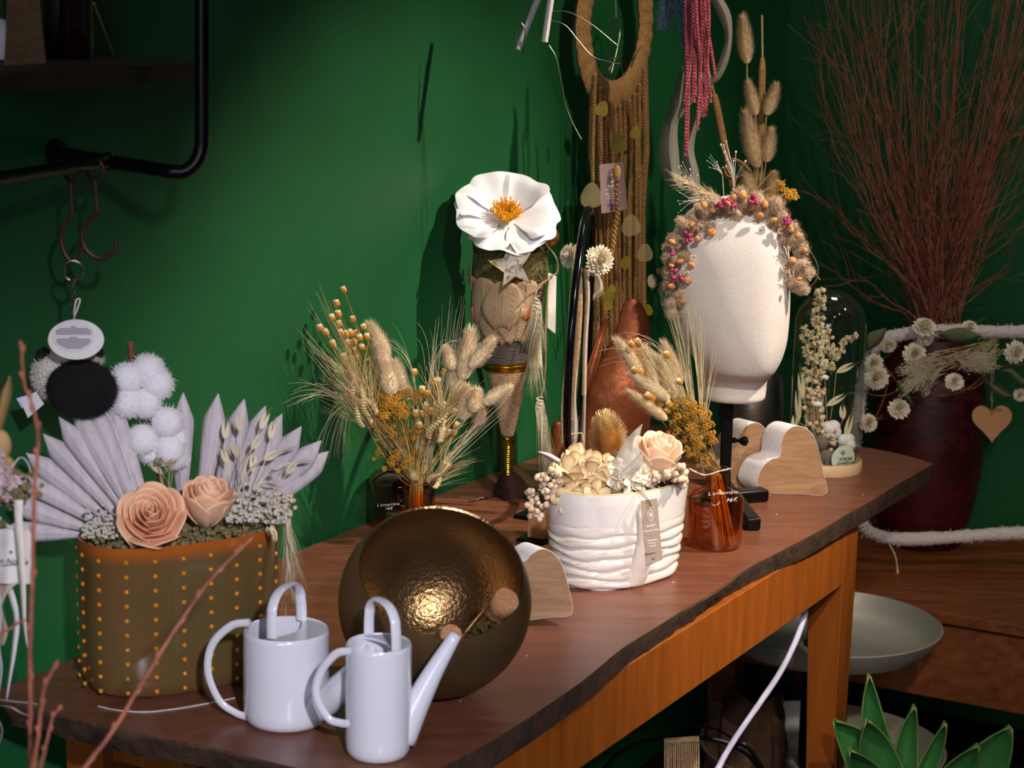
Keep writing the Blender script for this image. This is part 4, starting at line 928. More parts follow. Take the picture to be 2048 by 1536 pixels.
for y, xl, xr, fo, ba in Ssec:
    l, r_ = W(xl, y, YH), W(xr, y, YH); z = l.z * .5 + r_.z * .5; cx_ = (l.x + r_.x) / 2; hw = (r_.x - l.x) / 2; row = []
    for j in range(nseg):
        q = 2 * math.pi * j / nseg; c_, s_ = math.cos(q), math.sin(q); e = 1.0 if s_ > 0 else .86
        dep = (ba if s_ > 0 else fo) * kh
        # front of the face bulges to the right, the skull to the left-back
        sh = (.24 if s_ < 0 else -.10) * hw * abs(s_) ** 1.5 * (1 if 420 < y < 745 else .3)
        row.append(V((cx_ + hw * math.copysign(abs(c_) ** e, c_) + sh * (1 - abs(c_)), YH + dep * math.copysign(abs(s_) ** .95, s_), z - (.010 * -s_ if y > 745 else 0) * 0)))
    rows.append(row)
b.grid(rows[::-1], close=True); b.add(rows[0], [tuple(range(nseg))]); b.add(rows[-1], [tuple(range(nseg))[::-1]])
b.build('head', 'linen_white', mh, sharp=0)
# flower headband
hd = thing('flower_headband', 'floral headband of bunny tails, orange pods and pink berries on mannequin head', 'headband', W(1480, 430, YH))
band = [(1356, 640), (1348, 590), (1356, 540), (1372, 490), (1400, 450), (1440, 424), (1490, 412), (1540, 420), (1572, 448), (1592, 490), (1603, 535), (1600, 575)]
bp_ = smoothp([W(x, y, YH - .045 + (.03 if i in (0, 11) else 0)) for i, (x, y) in enumerate(band)], 5)
b = MB(); b.tube(bp_, .006, 8, flat=.5); b.build('band', 'satin_lavender', hd)
b = MB(); b.tube(smoothp([W(x, y, YH - .052) for x, y in [(1556, 470), (1566, 500), (1572, 530), (1574, 560)]], 5), .0035, 6, flat=.4); b.build('satin_band', 'satin_lavender', hd)
pf = [(1372, 453, 17), (1388, 462, 15), (1420, 440, 18), (1433, 420, 20), (1454, 438, 19), (1472, 440, 18), (1491, 432, 17), (1480, 405, 22), (1512, 412, 22), (1530, 425, 20), (1537, 455, 20), (1516, 440, 16), (1548, 415, 18), (1558, 440, 18), (1425, 468, 18), (1436, 452, 16), (1560, 482, 22), (1585, 482, 20), (1596, 500, 18), (1590, 530, 20), (1598, 545, 20), (1583, 565, 20), (1595, 575, 16),
      (1358, 485, 18), (1345, 500, 15), (1372, 498, 20), (1405, 500, 18), (1350, 520, 18), (1362, 530, 16), (1385, 545, 18), (1345, 545, 16), (1370, 560, 16), (1366, 585, 18), (1350, 600, 18), (1368, 615, 20), (1378, 625, 16), (1352, 620, 16), (1390, 440, 14), (1403, 425, 14), (1398, 470, 16), (1340, 570, 12), (1378, 515, 16), (1460, 415, 16), (1580, 460, 16), (1571, 470, 14)]
for x, y, s_ in pf:
    dy = -.062 + U(-.006, .012) - (.0 if y > 440 else .0); c_ = W(x, y, YH + dy); out_ = V((x - 1470, -60, 560 - y)); out_ = V((out_.x, -50, out_.z)).normalized()
    inst(random.choice(PUF), 'bunny_tail', hd, MX(c_ - out_ * s_ * kh * .8, out_, s_ * kh * 2.15, s_ * kh * 1.75))
pods = [(1352, 487, 11), (1388, 445, 9), (1400, 443, 8), (1418, 457, 12), (1396, 486, 11), (1410, 417, 11), (1425, 425, 10), (1448, 416, 12), (1463, 402, 11), (1492, 396, 11), (1498, 412, 9), (1512, 440, 12), (1533, 416, 11), (1555, 437, 11), (1567, 452, 8), (1578, 458, 9), (1585, 465, 10), (1592, 475, 8), (1606, 505, 8), (1592, 524, 10), (1604, 556, 8), (1370, 520, 11), (1376, 526, 9), (1337, 530, 8), (1371, 556, 10), (1347, 575, 11), (1360, 601, 11), (1395, 462, 6)]
for x, y, s_ in pods:
    c_ = W(x, y, YH - .084 + U(-.004, .004)); inst(POD, 'orange_pod', hd, MX(c_, V((U(-1, 1), U(-.4, .4), U(-.6, 1))), s_ * kh * U(1.35, 1.7), s_ * kh * U(1.1, 1.6)))
for cx_, cy, n_, rx, ry in [(1350, 555, 13, 14, 18), (1377, 473, 10, 9, 11), (1450, 405, 8, 12, 7), (1465, 412, 5, 6, 5), (1436, 412, 6, 9, 4), (1508, 400, 11, 10, 9), (1573, 440, 9, 7, 10), (1335, 572, 2, 4, 3), (1346, 510, 3, 4, 4)]:
    for _ in range(n_):
        q = U(0, 6.28); a = math.sqrt(random.random()); inst(BERP, 'pink_berry', hd, MX(W(cx_ + rx * a * math.cos(q), cy + ry * a * math.sin(q), YH - .088 + U(-.008, .006)), rv(1) + V((0, -1, 0)), U(3.6, 4.8) * kh))
b = MB()
for cx_, cy in [(1400, 473), (1385, 515), (1372, 541), (1462, 420), (1526, 453), (1574, 496), (1573, 540), (1470, 420), (1562, 463), (1583, 548)]:
    for _ in range(9): p = W(cx_ + U(-6, 6), cy + U(-6, 6), YH - .085 + U(-.006, .006)); b.ell(p, U(.0008, .0015), 5, 4); b.tube([p, W(cx_, cy + 8, YH - .075)], .0003, 3)
tag(b.build('tiny_flowers', 'rose_light', hd), kind='stuff')
b = MB(); b.tube(smoothp([W(x, y, YH - .02) for x, y in [(1600, 495), (1622, 505), (1636, 535), (1632, 560), (1615, 577), (1604, 575)]], 5), .003, 6, flat=.25); b.build('ribbon_loop', 'ribbon_grey', hd)
ll = thing('eucalyptus_leaf', 'small translucent dried leaves at the left end of flower headband', 'leaf', W(1318, 570, YH))
for cx_, cy, s_, an in [(1304, 562, 13, .6), (1322, 582, 9, -.3), (1316, 542, 6, .2)]:
    b = MB(); c_ = W(cx_, cy, YH - .03); b.poly([c_ + V((math.cos(t) * s_ * kh * .7, math.sin(t) * .004, math.sin(t) * s_ * kh)) for t in [i * .449 for i in range(14)]], (0, .0005, 0)); b.build('leaf', 'lunaria', ll, smooth=False)
stem(ll, [W(1302, 580, YH - .03), W(1322, 565, YH - .03), W(1340, 555, YH - .03)], .0006, 'stem_gold')
# ------------------------------------------------------------------ poppy cone
CB = T(1020, 992); YK = CB.y; kk = sz(YK); CB.z = .8
cn = thing('cone_decoration', 'tall wrapped cone with white poppy, moss and star standing on root feet', 'decoration', V((CB.x, YK, .8)))
def rot_sec(prof, m, name, n=40, jit=0, wrap=0, parent=cn, Y=None, yoff=0):      # prof: (pixel y, pixel left, pixel right)
    b = MB(); rows = []; Y = Y or YK; k_ = sz(Y)
    for y, l, r_ in prof:
        c_ = W((l + r_) / 2, y, Y + yoff); R_ = (r_ - l) / 2 * k_
        rows.append([c_ + V((math.cos(2 * math.pi * j / n) * R_ * (1 + U(-jit, jit)), math.sin(2 * math.pi * j / n) * R_ * .95 * (1 + U(-jit, jit)), wrap * math.sin(2 * math.pi * j / n) * k_)) for j in range(n)])
    b.grid(rows[::-1], close=True); b.add(rows[0], [tuple(range(n))]); return b.build(name, m, parent)
rot_sec([(484, 960, 1085), (500, 950, 1094), (530, 946, 1096), (560, 944, 1092), (620, 944, 1082), (660, 950, 1068), (700, 958, 1060), (735, 970, 1054)], 'moss', 'moss_core', jit=.03)
b = MB()
for _ in range(700):
    q = U(0, 6.28); y = U(482, 560); R_ = 74 * kk; c_ = W(1021, y, YK); p = c_ + V((math.cos(q) * R_, math.sin(q) * R_ * .95, 0)); b.ell(p, (U(.001, .003), U(.001, .003), U(.001, .003)), 5, 4)
tag(b.build('moss', 'moss', cn), kind='stuff')
# overlapping leaf paper
def leafwrap(cx, cy, q0, dq, zt, zb_, m='leaf_paper', off=1.03):
    b = MB(); rows = []
    for i in range(9):
        t = i / 8; row = []
        for j in range(9):
            s = (j - 4) / 4; w_ = math.sin(math.pi * min(1, .12 + t * .8)) ** .7 * (1 + .10 * math.sin(7 * t + s * 3)); q = q0 + s * dq * w_; y = zt + (zb_ - zt) * t + 8 * s * s
            Rp = np.interp(y, [540, 620, 665], [77, 70, 58]) * off * kk; c_ = W(np.interp(y, [540, 665], [1018, 1009]), y, YK)
            row.append(c_ + V((math.sin(q) * Rp, -math.cos(q) * Rp * .97, 0)))
        rows.append(row)
    b.grid(rows); vein = [r_[4] + V((0, -.0006, 0)) for r_ in rows]; b.tube(vein, .0007, 4, mi=1)
    for i in range(1, 7):
        for s_ in (0, 8): b.tube([rows[i][4] + V((0, -.0005, 0)), rows[min(8, i + 1)][s_ // 2 + 2] + V((0, -.0005, 0)), rows[min(8, i + 2)][s_] + V((0, -.0005, 0))], .00035, 3, mi=1)
    b.build('wrapped_leaf', [m, 'jute_pale'], cn, solid=.0006)
for q0, zt, zb_, o_ in [(-1.3, 550, 640, 1.0), (-.7, 548, 640, 1.03), (-.1, 552, 645, 1.05), (.5, 550, 640, 1.03), (1.1, 556, 645, 1.01), (2, 560, 660, 1), (3.1, 560, 660, 1), (4.2, 560, 660, 1), (-1.0, 605, 672, 1.02), (-.3, 600, 674, 1.04), (.4, 605, 672, 1.05), (1.0, 606, 670, 1.02)]:
    leafwrap(0, 0, q0, .62, zt, zb_, off=o_)
leafwrap(0, 0, .75, .3, 600, 625, 'leaf_rust', 1.065); leafwrap(0, 0, -1.15, .25, 610, 635, 'leaf_rust', 1.05); leafwrap(0, 0, -1.45, .25, 525, 560, 'leaf_rust', 1.06)
def wrapband(y0, y1, l0, r0, l1, r1, turns, m, name, rr):
    b = MB(); pts = []; N_ = turns * 22
    for i in range(N_ + 1):
        t = i / N_; y = y0 + (y1 - y0) * t; l, r_ = l0 + (l1 - l0) * t, r0 + (r1 - r0) * t; q = 2 * math.pi * turns * t; c_ = W((l + r_) / 2, y, YK); R_ = (r_ - l) / 2 * kk
        pts.append(c_ + V((math.cos(q) * R_, math.sin(q) * R_, U(-1, 1) * rr * .35)))
    b.tube(pts, rr, 5); b.build(name, m, cn)
wrapband(664, 720, 952, 1062, 960, 1056, 15, 'yarn_grey', 'grey_yarn', .0017)
wrapband(719, 738, 960, 1057, 966, 1054, 9, 'gold_wire', 'gold_wire', .0010)
def jprof(y): return np.interp(y, [735, 760, 812, 868], [969, 975, 990, 1004]), np.interp(y, [735, 760, 812, 868], [1054, 1052, 1042, 1026])
for y0, y1, t_ in ((738, 790, 17), (790, 836, 15), (836, 872, 12)): (l0, r0), (l1, r1) = jprof(y0), jprof(y1); wrapband(y0, y1, l0, r0, l1, r1, t_, 'jute_pale', 'jute_wrap', .00145)
wrapband(742, 868, 970, 1055, 1003, 1027, 6, 'gold_wire', 'gold_thread', .0005)
rot_sec([(866, 1002, 1028), (880, 1005, 1024), (920, 1006, 1023), (950, 1008, 1026)], 'copper_wire', 'stem_core')
wrapband(868, 948, 1003, 1027, 1006, 1026, 20, 'gold_wire', 'stem_wire', .0013)
b = MB()                                                                   # wire wound root foot
for i in range(15):
    t = i / 14; pts = []
    for j in range(25):
        q = 2 * math.pi * j / 24; c_ = W(1018 + 4 * t, 946 + 42 * t, YK); R_ = (12 + 26 * t ** .7) * kk; pts.append(c_ + V((math.cos(q) * R_ * (1 + .12 * math.sin(3 * q + 1)), math.sin(q) * R_ * .8, .004 * math.cos(3 * q) * t)))
    b.tube(pts, .0012, 5, cap=False)
b.build('wound_base', 'copper_wire', cn)
for pts in ([(998, 985, 0), (988, 1000, -.01), (970, 996, -.03), (955, 998, -.04), (940, 1014, -.05)], [(1045, 985, -.01), (1056, 1000, -.03), (1060, 1020, -.03), (1064, 1030, -.02)], [(1022, 985, .02), (1030, 975, .04), (1045, 968, .06)], [(998, 985, 0), (1008, 996, -.03), (1018, 992, -.03), (1016, 980, -.02)]):
    b = MB(); P = smoothp([W(x, y, YK + d) for x, y, d in pts], 6); P = [V((p.x, p.y, max(p.z, .8025))) for p in P]; b.tube([p + rv(.0006) for p in P], .0022, 6); b.build('root_foot', 'copper_wire', cn)
# poppy
pc = W(1013, 436, YK - .01); pn = (V((.02, -.56, .83))).normalized(); Fp = frame(pn, V((1, 0, 0))).to_3x3(); PR = 97 * kk
pp = thing('poppy', 'large white fabric poppy with golden stamens on top of the cone', 'flower', pc)
for i in range(6):
    lay = i % 2; a0 = [1.6, 3.3, 4.9, 0.1, 2.5, 5.7][i]; rows = []; hw = [1.2, 1.05, 1.1, 1.1, 1.0, 1.0][i]
    for t in [0, .12, .25, .4, .55, .7, .82, .92, 1]:
        row = []
        for j in range(15):
            s = (j - 7) / 7; a = a0 + s * hw * (.5 + .5 * min(1, t * 2)); rad = PR * (.06 + 1.02 * t * (1 - .16 * s ** 4 - .05 * math.sin(s * 9 + i * 2) * t))
            cup = .10 * math.sin(t * 3) + t * t * [.60, .40, .13, .36, .55, .18][i] + .055 * t * t * math.sin(s * 5.2 + i * 1.7) + .035 * t ** 3 * math.sin(s * 13 + i * 2) + .02 * t ** 3 * math.sin(s * 23 + i) + .03 * lay
            rim = -.22 * max(0, t - .8) * 3 * (1 if i != 2 else .3)
            row.append(pc + Fp @ V((rad * math.cos(a), rad * math.sin(a), PR * (cup + rim - .14))))
        rows.append(row)
    b = MB(); b.grid(rows); b.build('petal', 'petal_white', pp, solid=.0006, sub=1)
b = MB(); b.ell(pc + Fp @ V((0, 0, -PR * .10)), (PR * .22, PR * .22, PR * .06), 20, 8, Fp); b.build('petal_base', 'petal_white', pp)
b = MB(); b.ell(pc + Fp @ V((0, 0, PR * .02)), (PR * .10, PR * .10, PR * .14), 12, 8, Fp); b.build('seed_head', 'stamen_green', pp)
b = MB()
for _ in range(340):
    q = U(0, 6.28); a = PR * U(.05, .12); L_ = PR * U(.18, .40); p = pc + Fp @ V((a * math.cos(q), a * math.sin(q), -PR * .02)); e = p + Fp @ V((math.cos(q) * L_ * U(.1, .75), math.sin(q) * L_ * U(.1, .75), L_ * .8)) + rv(.002); b.tube([p, e], .0007, 3); b.ell(e, (.0015, .0012, .0018), 5, 4)
b.build('stamens', 'stamen_gold', pp)
stem(pp, [W(1020, 500, YK), pc - pn * .005], .004, 'dried_moss')
b = MB(); b.ell(W(1097, 474, YK + .0), 22 * kk, 24, 16); gb = b.build('gold_bauble', 'gold_ball'); tag(gb, 'small shiny gold bauble tucked behind the white poppy', 'bauble')
b = MB()
for cx_, cy in ((955, 475), (1075, 478), (1050, 483)):
    c_ = W(cx_, cy, YK - .02); b.ell(c_, (22 * kk, 14 * kk, 9 * kk), 12, 8)
b.build('under_leaf', 'hydrangea', pp)
# star
sc = W(1024, 534, YK - .075); st = thing('star_ornament', 'silvery birch bark star with gold edging pinned on the moss', 'star', sc); sp = []
star_px = [(1020, 487), (1034, 510), (1065, 503), (1046, 533), (1062, 566), (1030, 553), (1004, 576), (1008, 545), (976, 521), (1007, 516)]
sp = [W(x, y, YK - .078) for x, y in star_px]; b = MB(); b.poly(sp, (0, .004, 0)); b.build('star_body', 'silver_bark', st, smooth=False, bevel=.001)
b = MB()
for i in range(10): b.tube([sp[i] + V((0, -.0006, 0)), sp[(i + 1) % 10] + V((0, -.0006, 0))], .0009, 5)
for i in range(26): p = sc.lerp(sp[i % 10], U(.1, .7)); b.tube([p + V((0, -.004, 0)) * 0 + V((0, -.001 - .0, 0)), p.lerp(sp[(i + 3) % 10], U(.1, .3)) + V((0, -.001, 0))], .0004, 3)
b.build('gold_edging', 'gold_wire', st)
# cords, wheat tassels, tag
tw = thing('wheat_tassel', 'pale wheat tassel tied with twine, upper one hanging from the cone', 'tassel', W(1073, 600, YK - .06))
stem(tw, [W(1102, 557, YK - .05), W(1085, 566, YK - .06), W(1072, 585, YK - .07), W(1073, 600, YK - .07)], .0016, 'jute_pale', 'twine')
b = MB(); b.tube([W(1073, 592 + i * 1.2, YK - .07) + V((math.cos(i) * .004, math.sin(i) * .004, 0)) for i in range(24)], .0014, 5); b.build('knot', 'ribbon_cream', tw)
for dx, dx2 in ((-6, -12), (0, -2), (6, 10), (2, 4)): inst(WHC, 'wheat_ear', tw, btw(W(1073 + dx * .4, 608, YK - .07), W(1070 + dx2, 745, YK - .066), 70 * kk))
tw = thing('wheat_tassel', 'pale wheat tassel tied with twine, lower one on the long cord', 'tassel', W(1079, 795, YK - .05))
stem(tw, [W(1085, 480, YK - .03), W(1112, 515, YK - .03), W(1114, 545, YK - .03), W(1098, 560, YK - .045), W(1092, 640, YK - .05), W(1091, 740, YK - .05), W(1086, 780, YK - .05), W(1078, 796, YK - .05)], .0014, 'jute_pale', 'twine')
b = MB(); b.tube([W(1079, 794 + i * 1.2, YK - .05) + V((math.cos(i) * .005, math.sin(i) * .005, 0)) for i in range(18)], .0014, 5); b.build('knot', 'ribbon_cream', tw)
for dx, dx2 in ((-4, -2), (3, 8), (0, 3)): inst(WHT, 'wheat_ear', tw, btw(W(1080 + dx, 808, YK - .05), W(1094 + dx2, 945, YK - .045), 62 * kk, w2=40 * kk))
card(tw, [W(1097, 545, YK - .045), W(1113, 552, YK - .01), W(1111, 668, YK - .01), W(1095, 655, YK - .045)], 'paper_white', .0006)

# ------------------------------------------------------------------ black metal hoop with strawflowers
HR = W(1160, 662, 3.28); YR = 3.28; kr = sz(YR)
hp = thing('metal_hoop_stand', 'black metal hoop seen edge-on behind the white pot, trimmed with cord', 'hoop stand', V((HR.x, YR, .8)))
pd = V((.108, .994, 0)); pts = []; R_ = 243 * kr
for i in range(65): a = 2 * math.pi * i / 64; pts.append(HR + pd * (math.cos(a) * R_) + V((0, 0, math.sin(a) * R_)) + V((.008 * math.sin(a * 1.0), 0, 0)))
b = MB(); b.tube(pts, 8.0 * kr, 12, cap=False); b.build('hoop', 'black_gloss', hp)
b = MB(); b.tube([HR - V((0, 0, R_)), V((HR.x, HR.y, .806))], 6 * kr, 8); b.build('stem', 'black_gloss', hp)
b = MB(); b.box(V((HR.x - .02, HR.y - .01, .803)), (.15, .11, .006), RZ); b.build('base_plate', 'black_metal', hp, bevel=.001)
def thick(parent, name, pts, r, m, n=9, fuzz=0): b = MB(); P = smoothp([W(x, y, Y_) for x, y, Y_ in pts], 6); b.tube(P, r, n); return b.build(name, m, parent)
cr = thing('macrame_cord', 'bundle of thick pale cords tied on the black hoop', 'cord', W(1148, 540, YR - .02))
for dx, m, yb_ in ((-7, 'jute_pale', 885), (2, 'jute', 870), (9, 'jute_pale', 840)):
    thick(cr, 'cord', [(1153 + dx * .5, 535, YR - .05), (1150 + dx, 620, YR - .05), (1143 + dx, 720, YR - .04), (1136 + dx, 800, YR - .03), (1133 + dx, yb_, YR - .03)], 6.5 * kr, m)
thick(cr, 'cord', [(1172, 540, YR - .0), (1174, 600, YR), (1170, 700, YR), (1168, 790, YR)], 5 * kr, 'jute_pale')
for lab, x, y, s_, d in (('dried strawflower on the black hoop, left of the rod and facing left', 1140, 512, 27, V((-.75, -.7, .25))), ('dried strawflower on the black hoop, right of the rod and facing forward', 1199, 520, 32, V((.35, -.9, .2)))):
    o = thing('strawflower', lab, 'flower', W(x, y, YR - .07)); inst(SFL[x % 2], 'flower_head', o, MX(W(x, y, YR - .065), d, s_ * kr * 1.1)); stem(o, [W(x, y, YR - .06), W(1158, 545, YR - .05)], .0012, 'straw')
lr = thing('lace_ribbon', 'pale sheer ribbon hanging in loops down the black hoop', 'ribbon', W(1170, 560, YR - .05))
sheet(lr, 'ribbon_tail', [(1168, 545, 0), (1172, 600, 0), (1166, 700, .01), (1166, 800, .02), (1160, 900, .02)], [(1178, 545, 0), (1180, 600, 0), (1174, 700, .01), (1172, 800, .02), (1170, 900, .02)], YR - .05, 'lace_sheer')
sheet(lr, 'ribbon_loop', [(1172, 548, 0), (1190, 555, .0), (1196, 575, 0), (1186, 590, 0)], [(1176, 540, 0), (1196, 545, .0), (1206, 578, 0), (1186, 600, 0)], YR - .045, 'lace_sheer')
sheet(lr, 'ribbon_tail', [(1150, 735, 0), (1146, 800, 0), (1142, 860, 0), (1140, 905, 0)], [(1154, 735, 0), (1152, 800, 0), (1156, 860, 0), (1150, 905, 0)], YR - .04, 'lace_sheer')
b = MB(); b.tube([W(1142, 868, YR - .06), W(1164, 866, YR - .06), W(1166, 880, YR - .06)], .0012, 5); b.build('straw_tie', 'straw_pale', lr)
bl = thing('wooden_block', 'small pale wooden block standing left of the white pot', 'block', T(1077, 1078, .803) + V((0, .03, 0)))
p_ = T(1076, 1079, .8062); b = MB(); b.box(p_ + V((.0, .012, .026)), (.016, .03, .052), RZ); b.build('block_body', 'birch_ply', bl, bevel=.001)
b = MB(); b.box(p_ + V((-.004, .012, -.0032)), (.034, .05, .004), RZ); b.build('black_base', 'black_metal', bl)

# ------------------------------------------------------------------ copper coloured dried palm sheath
YS = 3.42; ks = sz(YS)
cp = thing('copper_palm_sheath', 'large copper coloured curved palm sheath standing behind the white pot', 'palm sheath', V((W(1235, 950, YS).x, YS, .8)))
def shell(rowsdef, name, bow, m='copper_leaf'):
    b = MB(); rows = []
    for y, l, r_, d in rowsdef:
        row = []
        for j in range(13):
            s = (j - 6) / 6; p = W((l + r_) / 2 + s * (r_ - l) / 2, y, YS + d); row.append(p + V((0, -bow * (r_ - l) * ks * (1 - s * s), 0)) + V((0, 0, 0)))
        rows.append(row)
    rows = [list(c_) for c_ in zip(*[smoothp([rows[i][j] for i in range(len(rows))], 4) for j in range(13)])]
    b.grid(rows); b.build(name, m, cp, solid=.003)
shell([(598, 1258, 1270, .03), (610, 1246, 1284, .03), (640, 1238, 1296, .028), (690, 1222, 1301, .02), (740, 1190, 1303, .01), (790, 1172, 1303, 0), (850, 1165, 1300, 0), (910, 1160, 1296, .0), (965, 1155, 1290, .0)], 'sheath_body', .13)
shell([(632, 1213, 1217, -.02), (660, 1200, 1212, -.02), (700, 1186, 1204, -.03), (745, 1172, 1192, -.04), (785, 1166, 1176, -.04)], 'sheath_blade', -.2)
shell([(842, 1108, 1124, .02), (870, 1102, 1150, .02), (905, 1102, 1175, .01), (940, 1106, 1185, .0), (968, 1108, 1190, .0)], 'sheath_lobe', .18)

# ------------------------------------------------------------------ jute dream catcher on the wall
def onw(x, y, off): return WALL(x, y, off)
dc = thing('dream_catcher', 'jute wrapped hoop with long hanging cords against the green wall', 'dream catcher', onw(1232, 45, .05))
c_ = onw(1230, 48, .05); RD = .128; n = 96
b = MB(); rows = []
for i in range(n):
    a = 2 * math.pi * i / n; wob = .0015 * math.sin(i * 2.1) + U(-.0008, .0008); wd = .0265 + .004 * max(0, -math.sin(a)) ** 3; cc_ = c_ + UU * (math.cos(a) * (RD + wd * .2)) + V((0, 0, math.sin(a) * (RD + wd * .25))); o_ = UU * math.cos(a) + V((0, 0, math.sin(a)))
    rows.append([cc_ + o_ * (wd + wob) * math.cos(q) - VV * (.011 + wob) * math.sin(q) for q in [2 * math.pi * j / 12 for j in range(12)]])
rows.append(rows[0]); b.grid(rows, close=True); b.build('wrapped_hoop', 'jute', dc)
def twist(b, P, r, pitch, strands=2, mi=0):                                 # twisted cord
    P = [V(p) for p in P]; L = 0; acc = [0]
    for i in range(len(P) - 1): L += (P[i + 1] - P[i]).length; acc.append(L)
    N_ = max(8, int(L / pitch * 6)); fn = lambda s_: [np.interp(s_, acc, [p[j] for p in P]) for j in range(3)]
    for k in range(strands):
        pts = []
        for i in range(N_ + 1):
            s_ = L * i / N_; q = 2 * math.pi * (s_ / pitch + k / strands); pts.append(V(fn(s_)) + V((math.cos(q) * r * .55, math.sin(q) * r * .55, 0)))
        b.tube(pts, r * .62, 5, mi=mi)
for i in range(34):
    t = i / 33; x0 = 1184 + 108 * t; off = .042 + .012 * ((i * 7) % 3); s0_ = 2 * t - 1; y0 = 60 + 150 * math.sqrt(max(.05, 1 - s0_ * s0_ * .85)); xb = 1190 + 100 * t + U(-3, 3)
    P = [onw(x0, y0, off), onw(x0 + U(-5, 5), 300, off + U(-.005, .01)), onw(x0 + (xb - x0) * .4 + U(-7, 7), 420, off), onw(xb, 640, off), onw(xb + U(-4, 4), U(690, 735), off)]
    b = MB(); twist(b, P, U(.0030, .0038), .011); b.build('hanging_cord', 'jute', dc)
def gleaf(x, y, s_, off, m='leaf_gold', rot=0, nm='gold_leaf', lab=None):
    c0_ = onw(x, y, off); b = MB(); pts = []
    for i in range(20):
        t = 2 * math.pi * i / 20; r_ = s_ * sz(3.9) * (1 + .12 * math.cos(3 * t)); u_, v_ = math.sin(t) * r_ * .95, math.cos(t) * r_ * (1.0 if math.cos(t) > 0 else 1.25)
        pts.append(c0_ + RT * (u_ * math.cos(rot) - v_ * math.sin(rot)) + V((0, 0, 1)) * (u_ * math.sin(rot) + v_ * math.cos(rot)))
    b.poly(pts, (0, .0006, 0)); b.build(nm, m, dc, smooth=False)
for x, y, s_, r_ in ((1204, 217, 13, -.4), (1237, 287, 16, .3), (1271, 265, 11, 0), (1219, 590, 11, -.2), (1215, 610, 9, .3), (1251, 525, 11, 0), (1296, 620, 10, 0), (1224, 578, 8, .2)): gleaf(x, y, s_, .10, rot=r_)
for x, y, s_, r_ in ((1183, 390, 21, 0), (1262, 450, 19, .1), (1290, 505, 16, 0), (1190, 575, 17, 0)): gleaf(x, y, s_, .10, 'lunaria', r_, 'honesty_pod')
cs = [onw(1199, 329, .11), onw(1247, 324, .11), onw(1255, 419, .11), onw(1203, 427, .11)]; tgo = card(dc, cs, 'paper_lilac', .0006)
R_ = (cs[1] - cs[0]); D_ = (cs[0] - cs[3]); nrm_ = R_.cross(D_).normalized() * .0008; cc = lambda u_, v_: cs[0] + R_ * u_ - D_ * v_ + nrm_
kx = 1.0
cardtext('atelier', .5, .375, .0085, 'ink_white', tgo, 0, .0001); cardtext('chardon bleu', .5, .465, .0082, 'ink_white', tgo, 0, .0001)
cardtext('Dreamcatcher', .5, .85, .0088, 'ink_blue', tgo, .4); cardtext('55\u20ac Liane', .5, .93, .0088, 'ink_blue', tgo, .4)
b = MB()
for yv, wd in ((.53, .7), (.62, .7), (.67, .45), (.72, .5)):
    for s_ in range(8): b.tube([cc(.5 - wd / 2 + wd * s_ / 8, yv), cc(.5 - wd / 2 + wd * (s_ + .6) / 8, yv)], .0005, 4)
b.tube([cc(.52 + .14 * math.cos(a * .314), .24 + .075 * math.sin(a * .314)) for a in range(21)], .0005, 4)
for a in range(7): b.ell(cc(.52 + .05 * math.cos(a * .9), .235 + .025 * math.sin(a * .9)), .0016, 6, 4)
b.build('tag_print', 'ink_white', tgo)
b = MB(); twist(b, [cc(.42, .1) - VV * .006, cc(.42, .3) - VV * .012, cc(.43, .6) - VV * .010, cc(.45, .98) - VV * .010, onw(1222, 520, .12)], .0045, .018); b.ell(cc(.40, .20) - VV * .014, (.008, .008, .016), 10, 8); b.build('hanging_cord', 'jute', dc)
b = MB()
for pts in ([(1187, 118), (1200, 150), (1212, 150), (1216, 120), (1222, 60), (1232, 36), (1240, 60), (1234, 100), (1222, 148)], [(1232, 36), (1231, 0)], [(1187, 110), (1215, 125), (1240, 128), (1246, 110), (1258, 148), (1268, 120), (1284, 88)], [(1213, 155), (1220, 135), (1240, 112), (1244, 140), (1250, 150)], [(1215, 125), (1228, 115), (1235, 128), (1222, 148)]):
    b.tube(smoothp([onw(x, y, .055 + U(-.006, .006)) for x, y in pts], 6), .0011, 5)
b.build('wire_tangle', 'silver_wire', dc)

# ------------------------------------------------------------------ white sticks with fine wire, top centre
YV2 = 3.3
sk = thing('white_twig_hanger', 'white painted sticks with fine curly wire hanging from above', 'hanging sticks', W(1065, 60, YV2))
b = MB(); b.tube([W(1110, -90, YV2 + .02), W(1036, 99, YV2)], .0055, 8); b.build('stick', 'paper_white', sk)
b = MB(); b.tube([W(1110, -60, YV2 + .01), W(1089, 84, YV2 - .01)], .0055, 8); b.build('stick', 'paper_white', sk)
for pts in ([(1098, 90), (1112, 115), (1122, 160), (1130, 205), (1145, 245), (1163, 279)], [(1034, 100), (1033, 60), (1040, 30), (1052, 0), (1053, -30)], [(1045, 110), (1050, 60), (1043, 40), (1060, 0)], [(1075, 48), (1100, 42), (1130, 50), (1160, 85), (1190, 115), (1240, 128)], [(1080, 55), (1084, 62), (1078, 66)], [(1105, 22), (1140, 25), (1185, 50), (1234, 90)], [(1060, 70), (1072, 66), (1080, 72)]):
    b = MB(); b.tube(smoothp([W(x, y, YV2 - .005) for x, y in pts], 6), .0007, 4); b.build('wire', 'silver_wire', sk)

